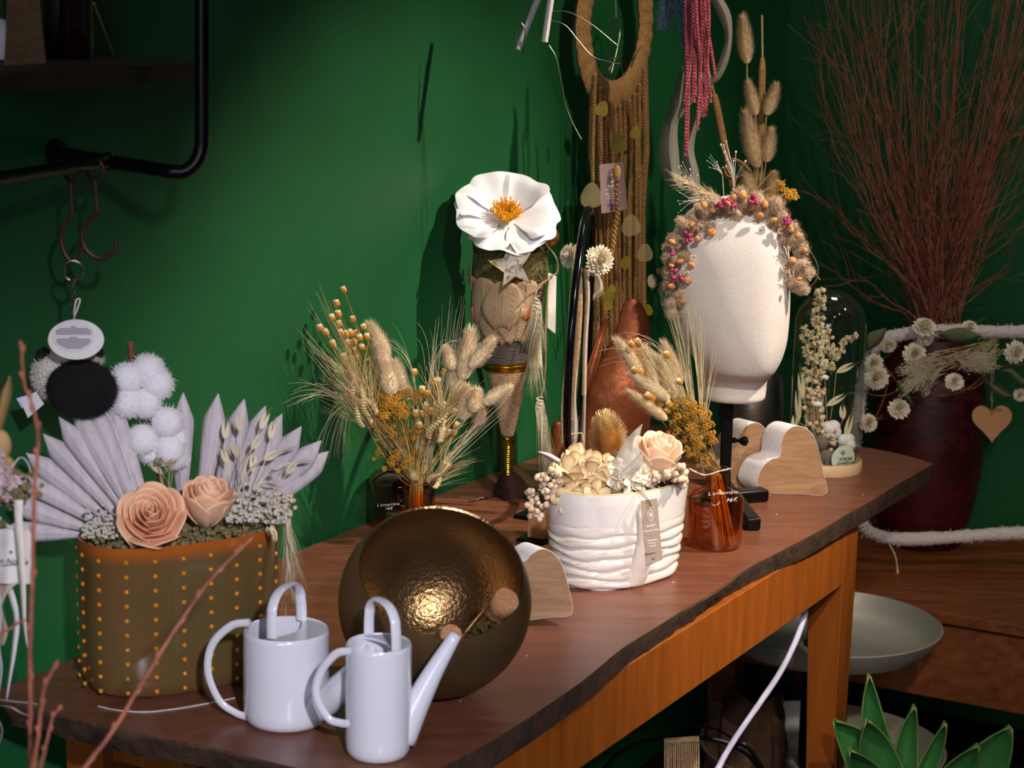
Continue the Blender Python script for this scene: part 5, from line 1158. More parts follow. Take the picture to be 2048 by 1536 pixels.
# ------------------------------------------------------------------ ribbons, tassels and feathers
YB2 = 3.55
rg = thing('grey_ribbon', 'sheer grey organza ribbon hanging in loops right of the dream catcher', 'ribbon', W(1390, 200, YB2))
sheet(rg, 'ribbon_tail', [(1368, 0, 0), (1380, 40, 0), (1396, 70, 0), (1405, 120, 0), (1390, 165, 0), (1365, 200, 0), (1355, 235, 0)], [(1372, -5, 0), (1392, 45, 0), (1410, 75, 0), (1416, 125, 0), (1402, 178, 0), (1380, 212, 0), (1358, 242, 0)], YB2, 'ribbon_grey')
sheet(rg, 'ribbon_tail', [(1364, 130, .0), (1345, 190, 0), (1325, 250, 0), (1317, 300, 0), (1325, 350, 0), (1345, 378, 0)], [(1368, 150, 0), (1362, 215, 0), (1355, 260, 0), (1358, 310, 0), (1362, 350, 0), (1368, 380, 0)], YB2 + .02, 'ribbon_grey', bow=.01)
sheet(rg, 'ribbon_loop', [(1416, -10, 0), (1440, 40, 0), (1450, 75, 0), (1440, 115, 0), (1425, 150, 0), (1410, 170, 0)], [(1442, -10, 0), (1462, 30, 0), (1464, 80, 0), (1456, 125, 0), (1438, 160, 0), (1414, 175, 0)], YB2 + .03, 'ribbon_grey')
sheet(rg, 'ribbon_tail', [(1402, 200, 0), (1380, 250, 0), (1362, 300, 0), (1370, 350, 0), (1374, 390, 0), (1384, 430, 0)], [(1410, 205, 0), (1396, 250, 0), (1388, 300, 0), (1398, 345, 0), (1400, 390, 0), (1386, 432, 0)], YB2 + .03, 'ribbon_grey', bow=.008)
pk = thing('pink_tassel', 'bundle of twisted pink cords hanging beside the grey ribbon', 'tassel', W(1390, 100, YB2 - .03))
for x0, x1, y1 in ((1372, 1372, 195), (1378, 1381, 118), (1384, 1386, 190), (1368, 1371, 300), (1376, 1374, 302), (1382, 1378, 160), (1390, 1368, 205), (1390, 1405, 225), (1396, 1422, 195), (1402, 1412, 222), (1408, 1430, 150), (1400, 1396, 250), (1398, 1395, 248), (1410, 1415, 200), (1414, 1408, 222), (1386, 1390, 195)):
    P = [W(x0, -60, YB2 - .03), W(x0 + 4, 40, YB2 - .03 + U(-.02, .01)), W((x0 + x1) / 2 + 3, (y1 + 40) / 2, YB2 - .03), W(x1, y1, YB2 - .03)]
    b = MB(); twist(b, smoothp(P, 4), .0028, .012); e = P[-1]
    for _ in range(6): b.tube([e, e + V((U(-.003, .003), U(-.003, .003), -.009))], .0006, 3)
    b.build('twisted_cord', 'cord_pink', pk)
def feather(label, px, w_):
    o = thing('feather', label, 'feather', W(*px[0], YB2 + .02)); P = smoothp([W(x, y, YB2 + .02) for x, y in px], 6); n = len(P); b = MB(); b.tube(P, .001, 4)
    for i in range(n - 1):
        for j in range(3):
            p = P[i].lerp(P[i + 1], j / 3); d = (P[i + 1] - P[i]).normalized(); t = (i + j / 3) / n; wv = w_ * sz(YB2) * math.sin(math.pi * (.15 + .8 * t)) ** .8
            for s_ in (-1, 1):
                e = p + d * .012 + d.cross(V((0, 1, 0))).normalized() * s_ * wv * U(.8, 1.1) + V((0, U(-.004, .004), 0)); m_ = d * .0035; b.add([p - m_, p + m_, e], [(0, 1, 2)])
    b.build('vane', 'feather_blue', o)
feather('dark teal feather hanging at the top, left of pink cords', [(1345, -60), (1335, 10), (1325, 55)], 22)
feather('blue-black feather hanging just behind the pink cords', [(1352, -60), (1362, 20), (1368, 100)], 14)

# ------------------------------------------------------------------ metal vase with cattails behind the head
MV = T(1503, 950); YM = MV.y + .22; MV = V((W(1500, 850, YM).x, YM, .8)); km = sz(YM)
mv = thing('metal_vase', 'dark brushed metal cylinder vase standing behind the mannequin head', 'vase', MV)
b = MB(); zt = W(1500, 740, YM).z - .8; b.lathe([(.001, .001), (62 * km, .0), (66 * km, zt * .5), (62 * km, zt * .9), (50 * km, zt), (46 * km, zt), (56 * km, zt * .85), (58 * km, .01), (.001, .01)], 48, Matrix.Translation(MV)); b.build('vase_body', 'steel_dark', mv)
MT_ = MV + V((0, 0, zt))
def vst(name, label, cat, px, m='straw', r=.0009, group=None):
    o = thing(name, label, cat, MT_, group); P = [MV + V((U(-.02, .02), U(-.02, .02), .03)), MT_ + V((U(-.01, .01), 0, 0))] + [W(x, y, YM + d) for x, y, d in px]; stem(o, P, r, m); return o, P[-1], (P[-1] - P[-2]).normalized()
for lab, px, y0, y1, tipy in (('cattail standing upright behind the bunny tails', [(1512, 500, 0), (1519, 380, 0)], (1519, 380), (1525, 112), (1524, 30)), ('cattail leaning left toward the grey ribbon', [(1480, 500, 0), (1466, 375, 0)], (1468, 385), (1428, 185), (1406, 92))):
    o, e, d = vst('cattail', lab, 'cattail', px, 'jute', .003); p0, p1, p2 = W(*y0, YM), W(*y1, YM), W(*tipy, YM); b = MB(); dd = (p1 - p0); L = dd.length; Mx = Matrix.Translation(p0) @ frame(dd)
    b.lathe([(.001, 0), (.0058, .003), (.0068, L * .1), (.0068, L * .9), (.005, L * .97), (.0015, L)], 16, Mx); b.build('seed_spike', 'jute', o, sharp=0); stem(o, [p1, p2], .0016, 'straw', 'spike_tip')
for i, (bx, by, tx, ty, w_, lab) in enumerate([(1494, 128, 1487, 40, 25, 'bunny tail grass, the highest one behind the head'), (1512, 231, 1498, 168, 21, 'bunny tail grass left of the upright cattail at mid height'), (1533, 231, 1552, 172, 22, 'bunny tail grass right of the upright cattail, upper one'), (1513, 335, 1494, 230, 30, 'long bunny tail grass left of the upright cattail, low'), (1532, 325, 1542, 262, 24, 'bunny tail grass right of the upright cattail, lower one'), (1506, 395, 1487, 335, 24, 'bunny tail grass just above the headband, left of the cattail'), (1540, 395, 1548, 348, 24, 'bunny tail grass just above the headband, right of the cattail'), (1516, 336, 1508, 290, 20, 'small bunny tail tucked beside the long one, low')]):
    o, e, d = vst('bunny_tail_grass', lab, 'dried grass', [(1500 + (bx - 1500) * .4, 480, -.02), (bx, by, -.03)]); inst(random.choice(BUN), 'bunny_tail', o, btw(W(bx, by, YM - .03), W(tx, ty, YM - .03), w_ * .62 * km))
o, e, d = vst('curly_leaf', 'curled brown dried leaf looping beside the leaning cattail', 'leaf', [(1474, 420, -.03), (1472, 370, -.03)], 'jute')
sheet(o, 'leaf_blade', [(1500, 348, 0), (1480, 330, 0), (1462, 322, 0), (1452, 335, 0), (1456, 350, 0), (1470, 353, 0), (1485, 348, 0)], [(1502, 340, 0), (1484, 322, 0), (1462, 316, 0), (1446, 335, 0), (1452, 356, 0), (1472, 359, 0), (1487, 354, 0)], YM - .04, 'jute')
for x, y, tx, ty, lab, s_ in ((1468, 380, 1472, 292, 'white baby breath sprig behind the leaning cattail', 1.0), (1445, 350, 1432, 318, 'white baby breath sprig left of the leaning cattail', .6), (1400, 400, 1350, 405, 'white baby breath sprig pointing left from the headband', .7), (1395, 390, 1378, 330, 'white baby breath sprig above the left of the headband', .7)):
    o = thing('baby_breath_sprig', lab, 'dried flowers', W(x, y, YH + .02)); inst(GYP, 'sprig', o, btw(W(x, y, YH + .02), W(tx, ty, YH), 70 * s_ * kh)); stem(o, [W(1450, 430, YH + .02), W(x, y, YH + .02)], .0006, 'straw_pale')
for x, y, s_, lab in ((1570, 395, 30, 'golden yarrow head behind the right of the headband'), (1545, 408, 26, 'golden yarrow head close behind the top of the headband'), (1558, 370, 14, 'small golden yarrow head above the others')):
    o = thing('yarrow', lab, 'dried flower', W(x, y, YH + .02)); inst(YAR[0], 'yarrow_cluster', o, MX(W(x, y, YH + .02), V((.3, -.4, .8)), s_ * kh)); stem(o, [W(1540, 450, YH + .03), W(x, y + 8, YH + .02)], .001, 'stem_gold')
o = thing('feather_plume', 'pale feathery grass plume lying over the left top of headband', 'dried grass', W(1440, 400, YH + .01)); b = MB()
for _ in range(150):
    t = random.random(); p = W(1445 - 75 * t, 402 - 38 * t, YH + .0); e = W(1445 - 75 * t - U(5, 45), 402 - 38 * t - U(-10, 28), YH - U(0, .02)); b.tube([p, p.lerp(e, .5) + rv(.002), e], [.0006, .0004, .0001], 3, cap=False)
b.tube([W(1450, 405, YH), W(1370, 364, YH)], .0008, 4); b.build('plume', 'fluff_pale', o)
for i, pts in enumerate(([(1500, 400), (1530, 380), (1572, 360)], [(1490, 405), (1520, 370), (1548, 340)], [(1540, 440), (1580, 470), (1640, 560)])):
    o = thing('dry_stalk', ['thin dry stalk reaching right above the yarrow', 'thin dry stalk rising between the low bunny tails', 'thin dry stalk drooping right of the headband'][i], 'stalk', W(*pts[0], YH)); stem(o, [W(x, y, YH + .02) for x, y in pts], .0009, 'stem_gold')
# ------------------------------------------------------------------ glass dome
GB_ = T(1646, 938); GB_ = V((GB_.x, GB_.y, .8)); YG = GB_.y; kg = sz(YG)
gd = thing('glass_dome', 'clear glass dome on pale round wooden base near the far end of table', 'glass dome', GB_)
b = MB(); b.lathe([(.001, 0), (77 * kg, 0), (78 * kg, .002), (78 * kg, .018), (76 * kg, .021), (.001, .021)], 56, Matrix.Translation(GB_)); b.build('wooden_base', 'pale_wood', gd)
Rg = 72 * kg; Hg = (W(1660, 579, YG).z) - .822; prof = [(Rg, 0), (Rg, Hg - Rg)] + [(Rg * math.cos(a), Hg - Rg + Rg * math.sin(a)) for a in [math.pi / 2 * i / 16 for i in range(1, 16)]] + [(.0005, Hg)]
b = MB(); b.lathe(prof, 64, Matrix.Translation(GB_ + V((0, 0, .0213)))); b.lathe([(Rg + .0005, .0), (Rg + .0018, .001), (Rg + .0005, .003)], 64, Matrix.Translation(GB_ + V((0, 0, .0213)))); b.build('glass_cover', 'clear_glass', gd)
# round sticker
sc_ = W(1687, 918, YG - Rg * .93); b = MB(); rs = 25 * kg
def oncyl(dx, dz, off): x = sc_.x - GB_.x + dx; return V((GB_.x + x, GB_.y - math.sqrt(max(0, (Rg + off) ** 2 - x * x)), sc_.z + dz))
b.grid([[oncyl(rs * t * math.cos(a), rs * 1.08 * t * math.sin(a), .0008) for a in [2 * math.pi * i / 28 for i in range(28)]] for t in (.01, .5, 1)], close=True); stk = b.build('sticker', 'sticker_mint', gd)
nx = V((sc_.x - GB_.x, -(Rg ** 2 - (sc_.x - GB_.x) ** 2) ** .5, 0)).normalized()
for i, s_ in enumerate(('ATELIER', 'CHARDON', 'BLEU')): p_ = oncyl(rs * .22, rs * (.0 - .34 * i), .0022); text(s_, facing(p_, V((-nx.y, nx.x, 0)), V((0, 0, 1))), .0078, 'ink_dark', 'sticker_text', stk, 0, .0001)
b = MB(); 
for i in range(9): q = i * .35 + .2; b.tube([oncyl(-rs * .05, rs * .35, .0015), oncyl(-rs * .05 + rs * .28 * math.cos(q), rs * .5 + rs * .28 * math.sin(q), .0015)], .0003, 3)
b.tube([oncyl(-rs * .05, rs * .4, .0015), oncyl(-rs * .3, -rs * .1, .0015), oncyl(-rs * .55, rs * .2, .0015)], .0004, 3); b.build('sticker_drawing', 'ink_dark', stk)
def spike(label, pts, w0, w1, n_, m='straw_pale'):
    o = thing('dried_flower_spike', label, 'dried flower', W(*pts[0], YG)); P = smoothp([W(x, y, YG + U(-.008, .008)) for x, y in pts], 6); stem(o, P, .0012, 'straw'); b = MB(); N_ = len(P)
    for i in range(n_):
        t = i / n_; p = P[min(N_ - 1, int(t * N_))].lerp(P[min(N_ - 1, int(t * N_) + 1)], (t * N_) % 1); w_ = (w0 + (w1 - w0) * t) * kg; q = U(0, 6.28); c_ = p + V((math.cos(q) * w_, math.sin(q) * w_, U(-.003, .003)))
        for _ in range(8): d = (rv(1) + V((math.cos(q), math.sin(q), .5))).normalized(); s_ = U(3.2, 5.2) * kg; b.ell(c_ + d * s_ * .9, (s_ * .55, s_ * .55, s_), 5, 4, frame(d).to_3x3())
    b.build('florets', m, o)
spike('tall pale larkspur spike in the middle of the glass dome', [(1632, 760), (1628, 720), (1632, 680), (1636, 640), (1641, 585)], 17, 4, 120)
spike('pale larkspur spike leaning right inside the glass dome', [(1655, 740), (1668, 715), (1690, 690), (1706, 670)], 8, 4, 34)
spike('short pale sprig at the left inside the glass dome', [(1618, 720), (1612, 690), (1605, 652)], 5, 3, 16)
spike('pale sprig standing right beside the tall spike inside the dome', [(1660, 720), (1659, 690), (1657, 660)], 5, 3, 20)
spike('shaggy pale flowers low in the middle of the glass dome', [(1630, 860), (1628, 820), (1624, 780), (1626, 740)], 13, 15, 60)
bpt = [(U(1605, 1650), U(770, 900), U(-.03, .01)) for _ in range(46)] + [(U(1640, 1672), U(855, 900), U(-.04, -.01)) for _ in range(24)]
berries('berry_cluster', 'small cream berries low inside the glass dome', bpt, YG, (1635, 905), (4.2, 5.6), BER, 'straw', kg)
for tx, ty, bx, by, lab in ((1738 - 28, 728, 1672, 745, 'oat spikelet pointing right inside the dome, the highest'), (1690, 790, 1652, 812, 'oat spikelet at right of the dome at mid height'), (1703, 830, 1690, 880, 'oat spikelet hanging at the right wall of the dome'), (1595, 780, 1598, 845, 'long pale spikelet at the left inside the dome'), (1590, 830, 1589, 860, 'short pale spikelet at the lower left of the dome'), (1685, 810, 1686, 840, 'single upright seed spikelet at right of the dome'), (1600, 745, 1606, 800, 'narrow pale spikelet left of the berries in the dome')):
    o = thing('oat_spikelet', lab, 'dried grass', W(bx, by, YG - .02)); p0, p1 = W(bx, by, YG - .02), W(min(tx, 1708), ty, YG - .02); inst(OAT, 'spikelet', o, btw(p0, p1, 26 * kg)); stem(o, arcp(W(1645, 920, YG), p0, V((.004, 0, .01))), .0006, 'straw')
for x, y, s_, lab in ((1663, 860, 19, 'cotton boll inside the dome, the left one'), (1693, 885, 17, 'cotton boll inside the dome, the right one behind the sticker')):
    o = thing('cotton_boll', lab, 'cotton', W(x, y, YG)); b = MB()
    for i in range(4): b.ell(W(x + 8 * math.cos(i * 1.57 + .6), y + 8 * math.sin(i * 1.57 + .6), YG - .02 + .004 * (i % 2)), s_ * .72 * kg, 14, 10)
    b.build('fluff', 'cotton', o); b = MB(); b.ell(W(x, y + s_, YG - .01), (.006, .006, .004), 8, 6); b.build('calyx', 'calyx_brown', o)
for x, y, r_, lab in ((1650, 754, 8, 'small white button mushroom high in the dome'), (1635, 808, 10, 'small white button mushroom low in the dome')):
    o = thing('dried_mushroom', lab, 'mushroom', W(x, y, YG - .03)); b = MB(); c_ = W(x, y, YG - .035); b.lathe([(.0005, .55 * r_ * kg), (.6 * r_ * kg, .4 * r_ * kg), (r_ * kg, 0), (.9 * r_ * kg, -.3 * r_ * kg), (.3 * r_ * kg, -.35 * r_ * kg), (.0005, -.35 * r_ * kg)], 16, Matrix.Translation(c_)); b.build('cap', 'cotton', o); stem(o, [c_, W(x + 2, y + 60, YG - .02)], .0008, 'straw')
for x, y, r_, lab in ((1641, 885, 17, 'grey perforated lotus pod at the foot of the dome flowers, upper one'), (1652, 912, 15, 'dark grey lotus pod at the foot of the dome flowers, lower one')):
    b = MB(); c_ = W(x, y, YG - .045); b.ell(c_, (r_ * kg, r_ * kg * .7, r_ * kg * .9), 18, 12)
    tag(b.build('lotus_pod', 'lotus_pod'), lab, 'seed pod')
b = MB()
for _ in range(340): q = U(0, 6.28); a = Rg * .9 * math.sqrt(random.random()); b.ell(GB_ + V((a * math.cos(q), a * math.sin(q), .024 + U(0, .025) * (1 - a / Rg))), U(.002, .005), 5, 4)
tag(b.build('dried_moss', 'lotus_pod'), 'dark dried moss on the wooden base inside the glass dome', 'moss', kind='stuff')

# ------------------------------------------------------------------ yarn hoop wreath with strawflowers, heart
YW = YV - .24; kw = sz(YW)
yw = thing('yarn_wreath', 'white yarn wrapped frame garland in front of the red vase', 'wreath', W(1900, 1080, YW))
def yarn(px, nm='yarn_frame'):
    P = smoothp([W(x, y, YW) for x, y in px], 14); b = MB(); b.tube(P, [13.5 * kw * (1 + U(-.12, .12)) for _ in P], 12)
    for i in range(len(P) - 1):
        for _ in range(8):
            d = rv(1).normalized(); p = P[i] + d * 12 * kw; b.tube([p, p + d * .004 + rv(.004)], .0006, 3, cap=False)
    b.build(nm, 'yarn_white', yw)
yarn([(2140, 662), (2048, 664), (1960, 664), (1880, 662), (1800, 670), (1755, 690), (1728, 760), (1712, 860), (1706, 960), (1722, 1045), (1752, 1070), (1800, 1078), (1880, 1076), (1960, 1070), (2048, 1066), (2140, 1066)])
for lab, x, y, s_, d in (('strawflower on top of the yarn frame in front of the twigs', 1849, 655, 25, V((0, -.6, .8))), ('strawflower just under the yarn bar below the top one', 1850, 678, 18, V((0, -.8, -.5))), ('small strawflower on the yarn bar between two green leaves', 1940, 655, 17, V((.1, -.7, .7))), ('strawflower at the right edge beside the hanging heart string', 2030, 704, 24, V((.2, -1, .1))),
        ('strawflower on the left part of garland with open spiky petals', 1753, 755, 26, V((-.2, -1, .1))), ('strawflower left of centre above the baby breath bunch', 1829, 708, 24, V((-.1, -1, .3))), ('white strawflower behind the dome edge on the garland', 1748, 727, 20, V((-.4, -1, .3))), ('yellow eyed strawflower just left under the yarn bar', 1776, 690, 18, V((0, -.8, -.3))),
        ('strawflower low on the garland in front of the red vase', 1798, 818, 23, V((.0, -.8, .6))), ('strawflower lowest on the garland beside the dome', 1736, 846, 20, V((.2, -.9, .4))), ('strawflower with yellow eye right of the garland centre', 1909, 764, 20, V((0, -.8, .5))), ('strawflower at the right edge low on the dark branch', 2040, 790, 14, V((-.3, -.9, 0)))):
    o = thing('strawflower', lab, 'flower', W(x, y, YW - .05)); inst(random.choice(SFL), 'flower_head', o, MX(W(x, y, YW - .04), d, s_ * kw * 1.15)); stem(o, arcp(W(x, y, YW - .03), W(x + U(20, 45), y - 15 + U(-10, 20), YW - .01), rv(.01)), .001, 'twig_bark')
for lab, eL, eR in (('sage green leaf on the yarn bar right of the top strawflower', [(1876, 668), (1900, 658), (1930, 656), (1964, 672)], [(1876, 670), (1895, 680), (1925, 686), (1964, 673)]), ('grey green leaf at the left end of the yarn bar', [(1732, 700), (1735, 670), (1755, 660), (1772, 656)], [(1733, 702), (1750, 694), (1765, 680), (1773, 657)]), ('small pale leaf at the bottom of the baby breath bunch', [(1846, 768), (1852, 760), (1864, 762), (1868, 782)], [(1847, 770), (1856, 776), (1862, 780), (1868, 783)]), ('dark green leaf at the right on the garland branch', [(2000, 742), (2022, 738), (2040, 752), (2060, 770)], [(2000, 744), (2018, 750), (2036, 768), (2058, 778)]), ('dark green leaf right of heart string, lower', [(1972, 765), (1990, 770), (2010, 785), (2026, 792)], [(1974, 768), (1988, 786), (2008, 796), (2026, 794)]), ('narrow green leaf in front of the lower left vase rim', [(1792, 768), (1806, 776), (1818, 790), (1828, 812)], [(1793, 770), (1800, 784), (1812, 798), (1827, 813)])):
    o = thing('garland_leaf', lab, 'leaf', W(*eL[0], YW - .05)); sheet(o, 'leaf_blade', [(x, y, 0) for x, y in eL], [(x, y, 0) for x, y in eR], YW - .06, 'sage_leaf', bow=.004)
for pts in ([(1738, 706), (1758, 720), (1775, 740), (1800, 772), (1822, 806)], [(1729, 780), (1745, 790), (1775, 790), (1800, 778), (1830, 765), (1870, 790), (1920, 785), (1965, 755), (1990, 735), (2050, 728)], [(1755, 770), (1740, 740), (1760, 715)], [(1840, 680), (1858, 668), (1885, 662)], [(1990, 760), (2020, 790), (2050, 790), (2090, 800)], [(1972, 752), (1980, 775), (2000, 790), (2035, 795)], [(1775, 740), (1770, 790), (1750, 840), (1765, 830)], [(1920, 780), (1950, 775), (1975, 755)]):
    b = MB(); b.tube(smoothp([W(x, y, YW - .03) for x, y in pts], 6), .0018, 5); b.build('garland_branch', 'twig_bark', yw)
o = thing('baby_breath_bunch', 'bunch of dried baby breath lying across the front of the red vase', 'dried flowers', W(1870, 740, YW - .05))
for _ in range(26):
    x0, y0 = U(1885, 1925), U(700, 742); tx, ty = U(1795, 1850), U(715, 790); inst(GYP2, 'sprig', o, btw(W(x0 - 30, y0 + U(-6, 6), YW - .05), W(tx, ty, YW - .06), 22 * kw))
    stem(o, [W(x0 - 30, y0, YW - .05), W(1990 + U(-10, 10), 680 + U(-6, 50), YW - .05)], .0007, 'straw')
for _ in range(18): x0 = U(1910, 1950); inst(GYP2, 'sprig', o, btw(W(x0, U(715, 750), YW - .055), W(x0 + U(30, 55), U(690, 745), YW - .06), 22 * kw))
# heart
hh = thing('hanging_heart', 'small flat wooden heart hanging by string from the yarn bar', 'heart', W(1984, 880, YW - .02)); b = MB(); P = []
for x, y in heart_outline(60): P.append(W(1984 + x * 2.5, 842 - y * 2.55 + (2 if y < -10 else 0), YW - .02))
b.poly(P, (0, .004, 0)); b.build('heart_plate', 'birch_ply', hh, smooth=False)
stem(hh, [W(1984, 828, YW - .024), W(1982, 760, YW - .026), W(1990, 668, YW - .02)], .0008, 'jute_pale', 'string'); stem(hh, [W(1984, 828, YW - .022), W(1986, 760, YW - .02), W(1994, 670, YW - .02)], .0008, 'jute_pale', 'string')
b = MB(); b.ell(W(1985, 827, YW - .022), .0018, 8, 6); b.build('hole', 'calyx_brown', hh)
b = MB(); b.tube(smoothp([W(1775, 1082, YW), W(1790, 1110, YW - .02), W(1795, 1140, YW - .02), W(1793, 1165, YW - .02)], 5), [.0012] * 10 + [.0022] * 6, 5); b.build('loose_thread', 'ribbon_cream', yw)

# ------------------------------------------------------------------ under the table
sb = V((W(1495, 1450, 3.75).x, 3.75, 0)); stp = thing('tree_stump', 'dark rough tree stump under the table', 'stump', sb)
b = MB(); rows = []
zt = W(1495, 1415, 3.75).z
for i in range(12):
    t = i / 11; rows.append([sb + V((math.cos(q) * r_, math.sin(q) * r_, zt * t + .02 * math.sin(q * 4) * t)) for q, r_ in [(2 * math.pi * j / 40, .075 * (1.25 - .3 * t) * (1 + .12 * math.sin(j * 1.7 + i * .3) + U(-.04, .04))) for j in range(40)]])
b.grid(rows, close=True); b.add(rows[-1], [tuple(range(40))]); b.build('bark', 'stump_bark', stp)
bk_ = thing('wire_basket_hoop', 'dark wire hoops with jute wrapping lying under the table', 'hoop', V((W(1365, 1530, 3.3).x, 3.3, 0)))
def arcw(px, Y, r, m, nm): b = MB(); b.tube(smoothp([W(x, y, Y) for x, y in px], 7), r, 7); b.build(nm, m, bk_)
arcw([(1190, 1560), (1240, 1505), (1300, 1480), (1370, 1474), (1440, 1482), (1490, 1505), (1530, 1550)], 3.3, .004, 'black_metal', 'wire_hoop'); arcw([(1420, 1560), (1460, 1500), (1490, 1490), (1520, 1530), (1530, 1560)], 3.28, .004, 'black_metal', 'wire_hoop'); arcw([(1240, 1470), (1320, 1450), (1420, 1455), (1470, 1480)], 3.4, .002, 'black_metal', 'wire_hoop')
b = MB()
for i in range(17): x = 1330 + i * 4.2; b.tube([W(x, 1484 + .02 * (x - 1330), 3.28), W(x + U(-1, 1), 1570, 3.27)], .0017, 5)
b.tube([W(1328, 1483, 3.28), W(1398, 1478, 3.28)], .006, 8); b.build('jute_wrap', 'jute_pale', bk_)
b = MB(); b.tube(smoothp([W(1612, 1205, 3.26), W(1606, 1240, 3.24), W(1590, 1285, 3.22), W(1560, 1345, 3.2), (W(1520, 1405, 3.18)), W(1475, 1470, 3.16), W(1440, 1530, 3.14), W(1405, 1620, 3.1), V((.28, 3.0, .02)), V((.2, 2.9, .006))], 8), .0052, 9); tag(b.build('power_cable', 'cable_white'), 'white cable hanging down from behind the front apron of table', 'cable')
# agave in pot
YA = 3.2; ka = sz(YA); AC = V((W(1820, 1600, YA).x, YA, 0)); zb_ = W(1820, 1640, YA).z
ag = thing('agave_plant', 'green agave plant with broad pointed leaves, lower right corner', 'plant', V((AC.x, AC.y, 0)))
b = MB(); b.lathe([(.001, 0), (.09, 0), (.13, zb_ * .9), (.135, zb_), (.125, zb_), (.12, zb_ - .02), (.001, zb_ - .02)], 40, Matrix.Translation(AC)); b.build('plant_pot', 'terracotta', ag)
for tx, ty, bx, by, w_, d, dmid in ((1737, 1350, 1800, 1600, 56, .02, 14), (1828, 1412, 1812, 1600, 50, -.02, 4), (1890, 1445, 1815, 1600, 40, -.03, -14), (1733, 1440, 1795, 1610, 84, -.05, 4), (2020, 1453, 1860, 1620, 110, -.05, -30), (1668, 1440, 1760, 1620, 92, .03, -22), (1955, 1490, 1850, 1620, 66, -.10, -12), (1700, 1500, 1790, 1640, 70, -.12, 0), (1880, 1560, 1820, 1640, 90, -.14, 0)):
    P0, P1 = W(bx, by, YA + d * .3), W(tx, ty, YA + d); sd = (P1 - P0).cross(V((0, 1, 0))).normalized(); b = MB(); rows = []; tn = []
    for i in range(15):
        t = i / 14; c_ = P0.lerp(P1, t) + sd * dmid * ka * math.sin(math.pi * t) + V((0, .03 * math.sin(math.pi * t * .9), 0)); ww = w_ * .5 * ka * (math.sin(math.pi * min(1, .20 + t * .8)) ** .75 if t < .97 else .06)
        rows.append([c_ + sd * ww * s_ + V((0, -.018 * abs(s_) ** 2, 0)) for s_ in (-1, -.93, -.5, 0, .5, .93, 1)]); tn.append([.7, 0, 0, 0, 0, 0, .7] if t < .95 else [1] * 7)
    b.grid(rows, tint=tn); b.build('leaf', 'agave_leaf', ag, solid=.003)

# ------------------------------------------------------------------ wall shelf, hooks and panda, top left
YE = 2.62; YE = 2.40; sh = thing('pipe_shelf', 'black pipe wall shelf with dark wooden board, upper left', 'shelf', WALL(110, 305))
fl = WALL(110, 305, .004); el = [W(404, -160, YE), W(404, 100, YE), W(404, 262, YE), W(402, 298, YE), W(390, 326, YE - .004), W(368, 343, YE - .008), W(340, 343, YE - .012), fl]
def pipe(pts, r, nm, sm=True): b = MB(); b.tube(pts, r, 14); b.build(nm, 'black_metal', sh)
bend = smoothp(el[2:7], 6); pipe(el[:2] + bend + [el[7]], .0085, 'side_pipe')
b = MB(); b.lathe([(.001, .006), (.012, .006), (.018, .003), (.018, 0), (.001, 0)], 24, Matrix.Translation(fl) @ frame(-VV)); b.build('wall_flange', 'black_metal', sh)
tj = el[6].lerp(el[7], .52); pipe([tj + (tj - W(-60, 368, 2.1)).normalized() * .012, W(-60, 368, 2.1)], .0085, 'front_bar')
b = MB(); b.ell(tj, .0115, 14, 10); b.build('joint', 'black_metal', sh)
b = MB(); tb_ = [W(396, 116, YE), W(-80, 143, 2.16), WALL(-80, 70, .002), WALL(300, 108, .002)]
zt_ = 1.566
tb_ = [T(396, 124, zt_), T(-80, 153, zt_)] + [V((*WALL(x, 100, .002).xy, zt_)) for x in (-80, 232)]
b.poly(tb_, (0, 0, -.020)); b.build('board', 'shelf_wood', sh, smooth=False, bevel=.001)
ZS = zt_
b = MB(); wblk = [T(x, y, ZS) for x, y in ((92, 126), (8, 131), (12, 122), (84, 119))]; top_ = [p.lerp(sum(wblk, V((0, 0, 0))) / 4, .35) + V((0, 0, .11)) for p in wblk]
b.grid([wblk, top_], close=True); b.add(wblk, [(0, 1, 2, 3)]); b.add(top_, [(3, 2, 1, 0)]); wbk = b.build('wooden_wedge', 'mango_wood', smooth=False, bevel=.001); tag(wbk, 'tapered pale wooden block standing on the pipe shelf', 'wooden block')
q_ = T(140, 117, ZS); k3 = sz(q_.y); R3 = 48 * k3; bs_ = thing('amber_jar', 'tall dark amber glass jar standing on the pipe shelf', 'jar', q_); b = MB()
b.lathe([(.001, 0), (R3 * .93, .0), (R3, .006), (R3, .15), (R3 * .8, .17), (R3 * .8, .18)], 40, Matrix.Translation(q_)); b.build('glass_body', 'amber_dark', bs_)
b = MB(); b.lathe([(R3 * .9, .006), (R3 * .9, .12), (.001, .12)], 32, Matrix.Translation(q_)); b.build('amber_wax', 'bark_edge', bs_)
b = MB(); b.tube([W(188, 6, 2.46), T(227, 112, ZS) + V((0, 0, .001))], .0011, 5); tag(b.build('straw_stalk', 'straw'), 'thin pale stalk leaning beside the amber jar on shelf', 'stalk')
o = thing('white_ornament', 'rounded white ornament at the left edge of the pipe shelf', 'ornament', T(-8, 128, ZS)); b = MB(); q_ = T(-8, 122, ZS); b.lathe([(.001, 0), (.014, .002), (.021, .02), (.020, .035), (.012, .048), (.001, .05)], 24, Matrix.Translation(q_)); b.build('body', 'cotton', o); b = MB(); b.tube([q_ + V((0, 0, .048)), q_ + V((.003, 0, .09))], .008, 8); b.build('dark_top', 'moss', o)
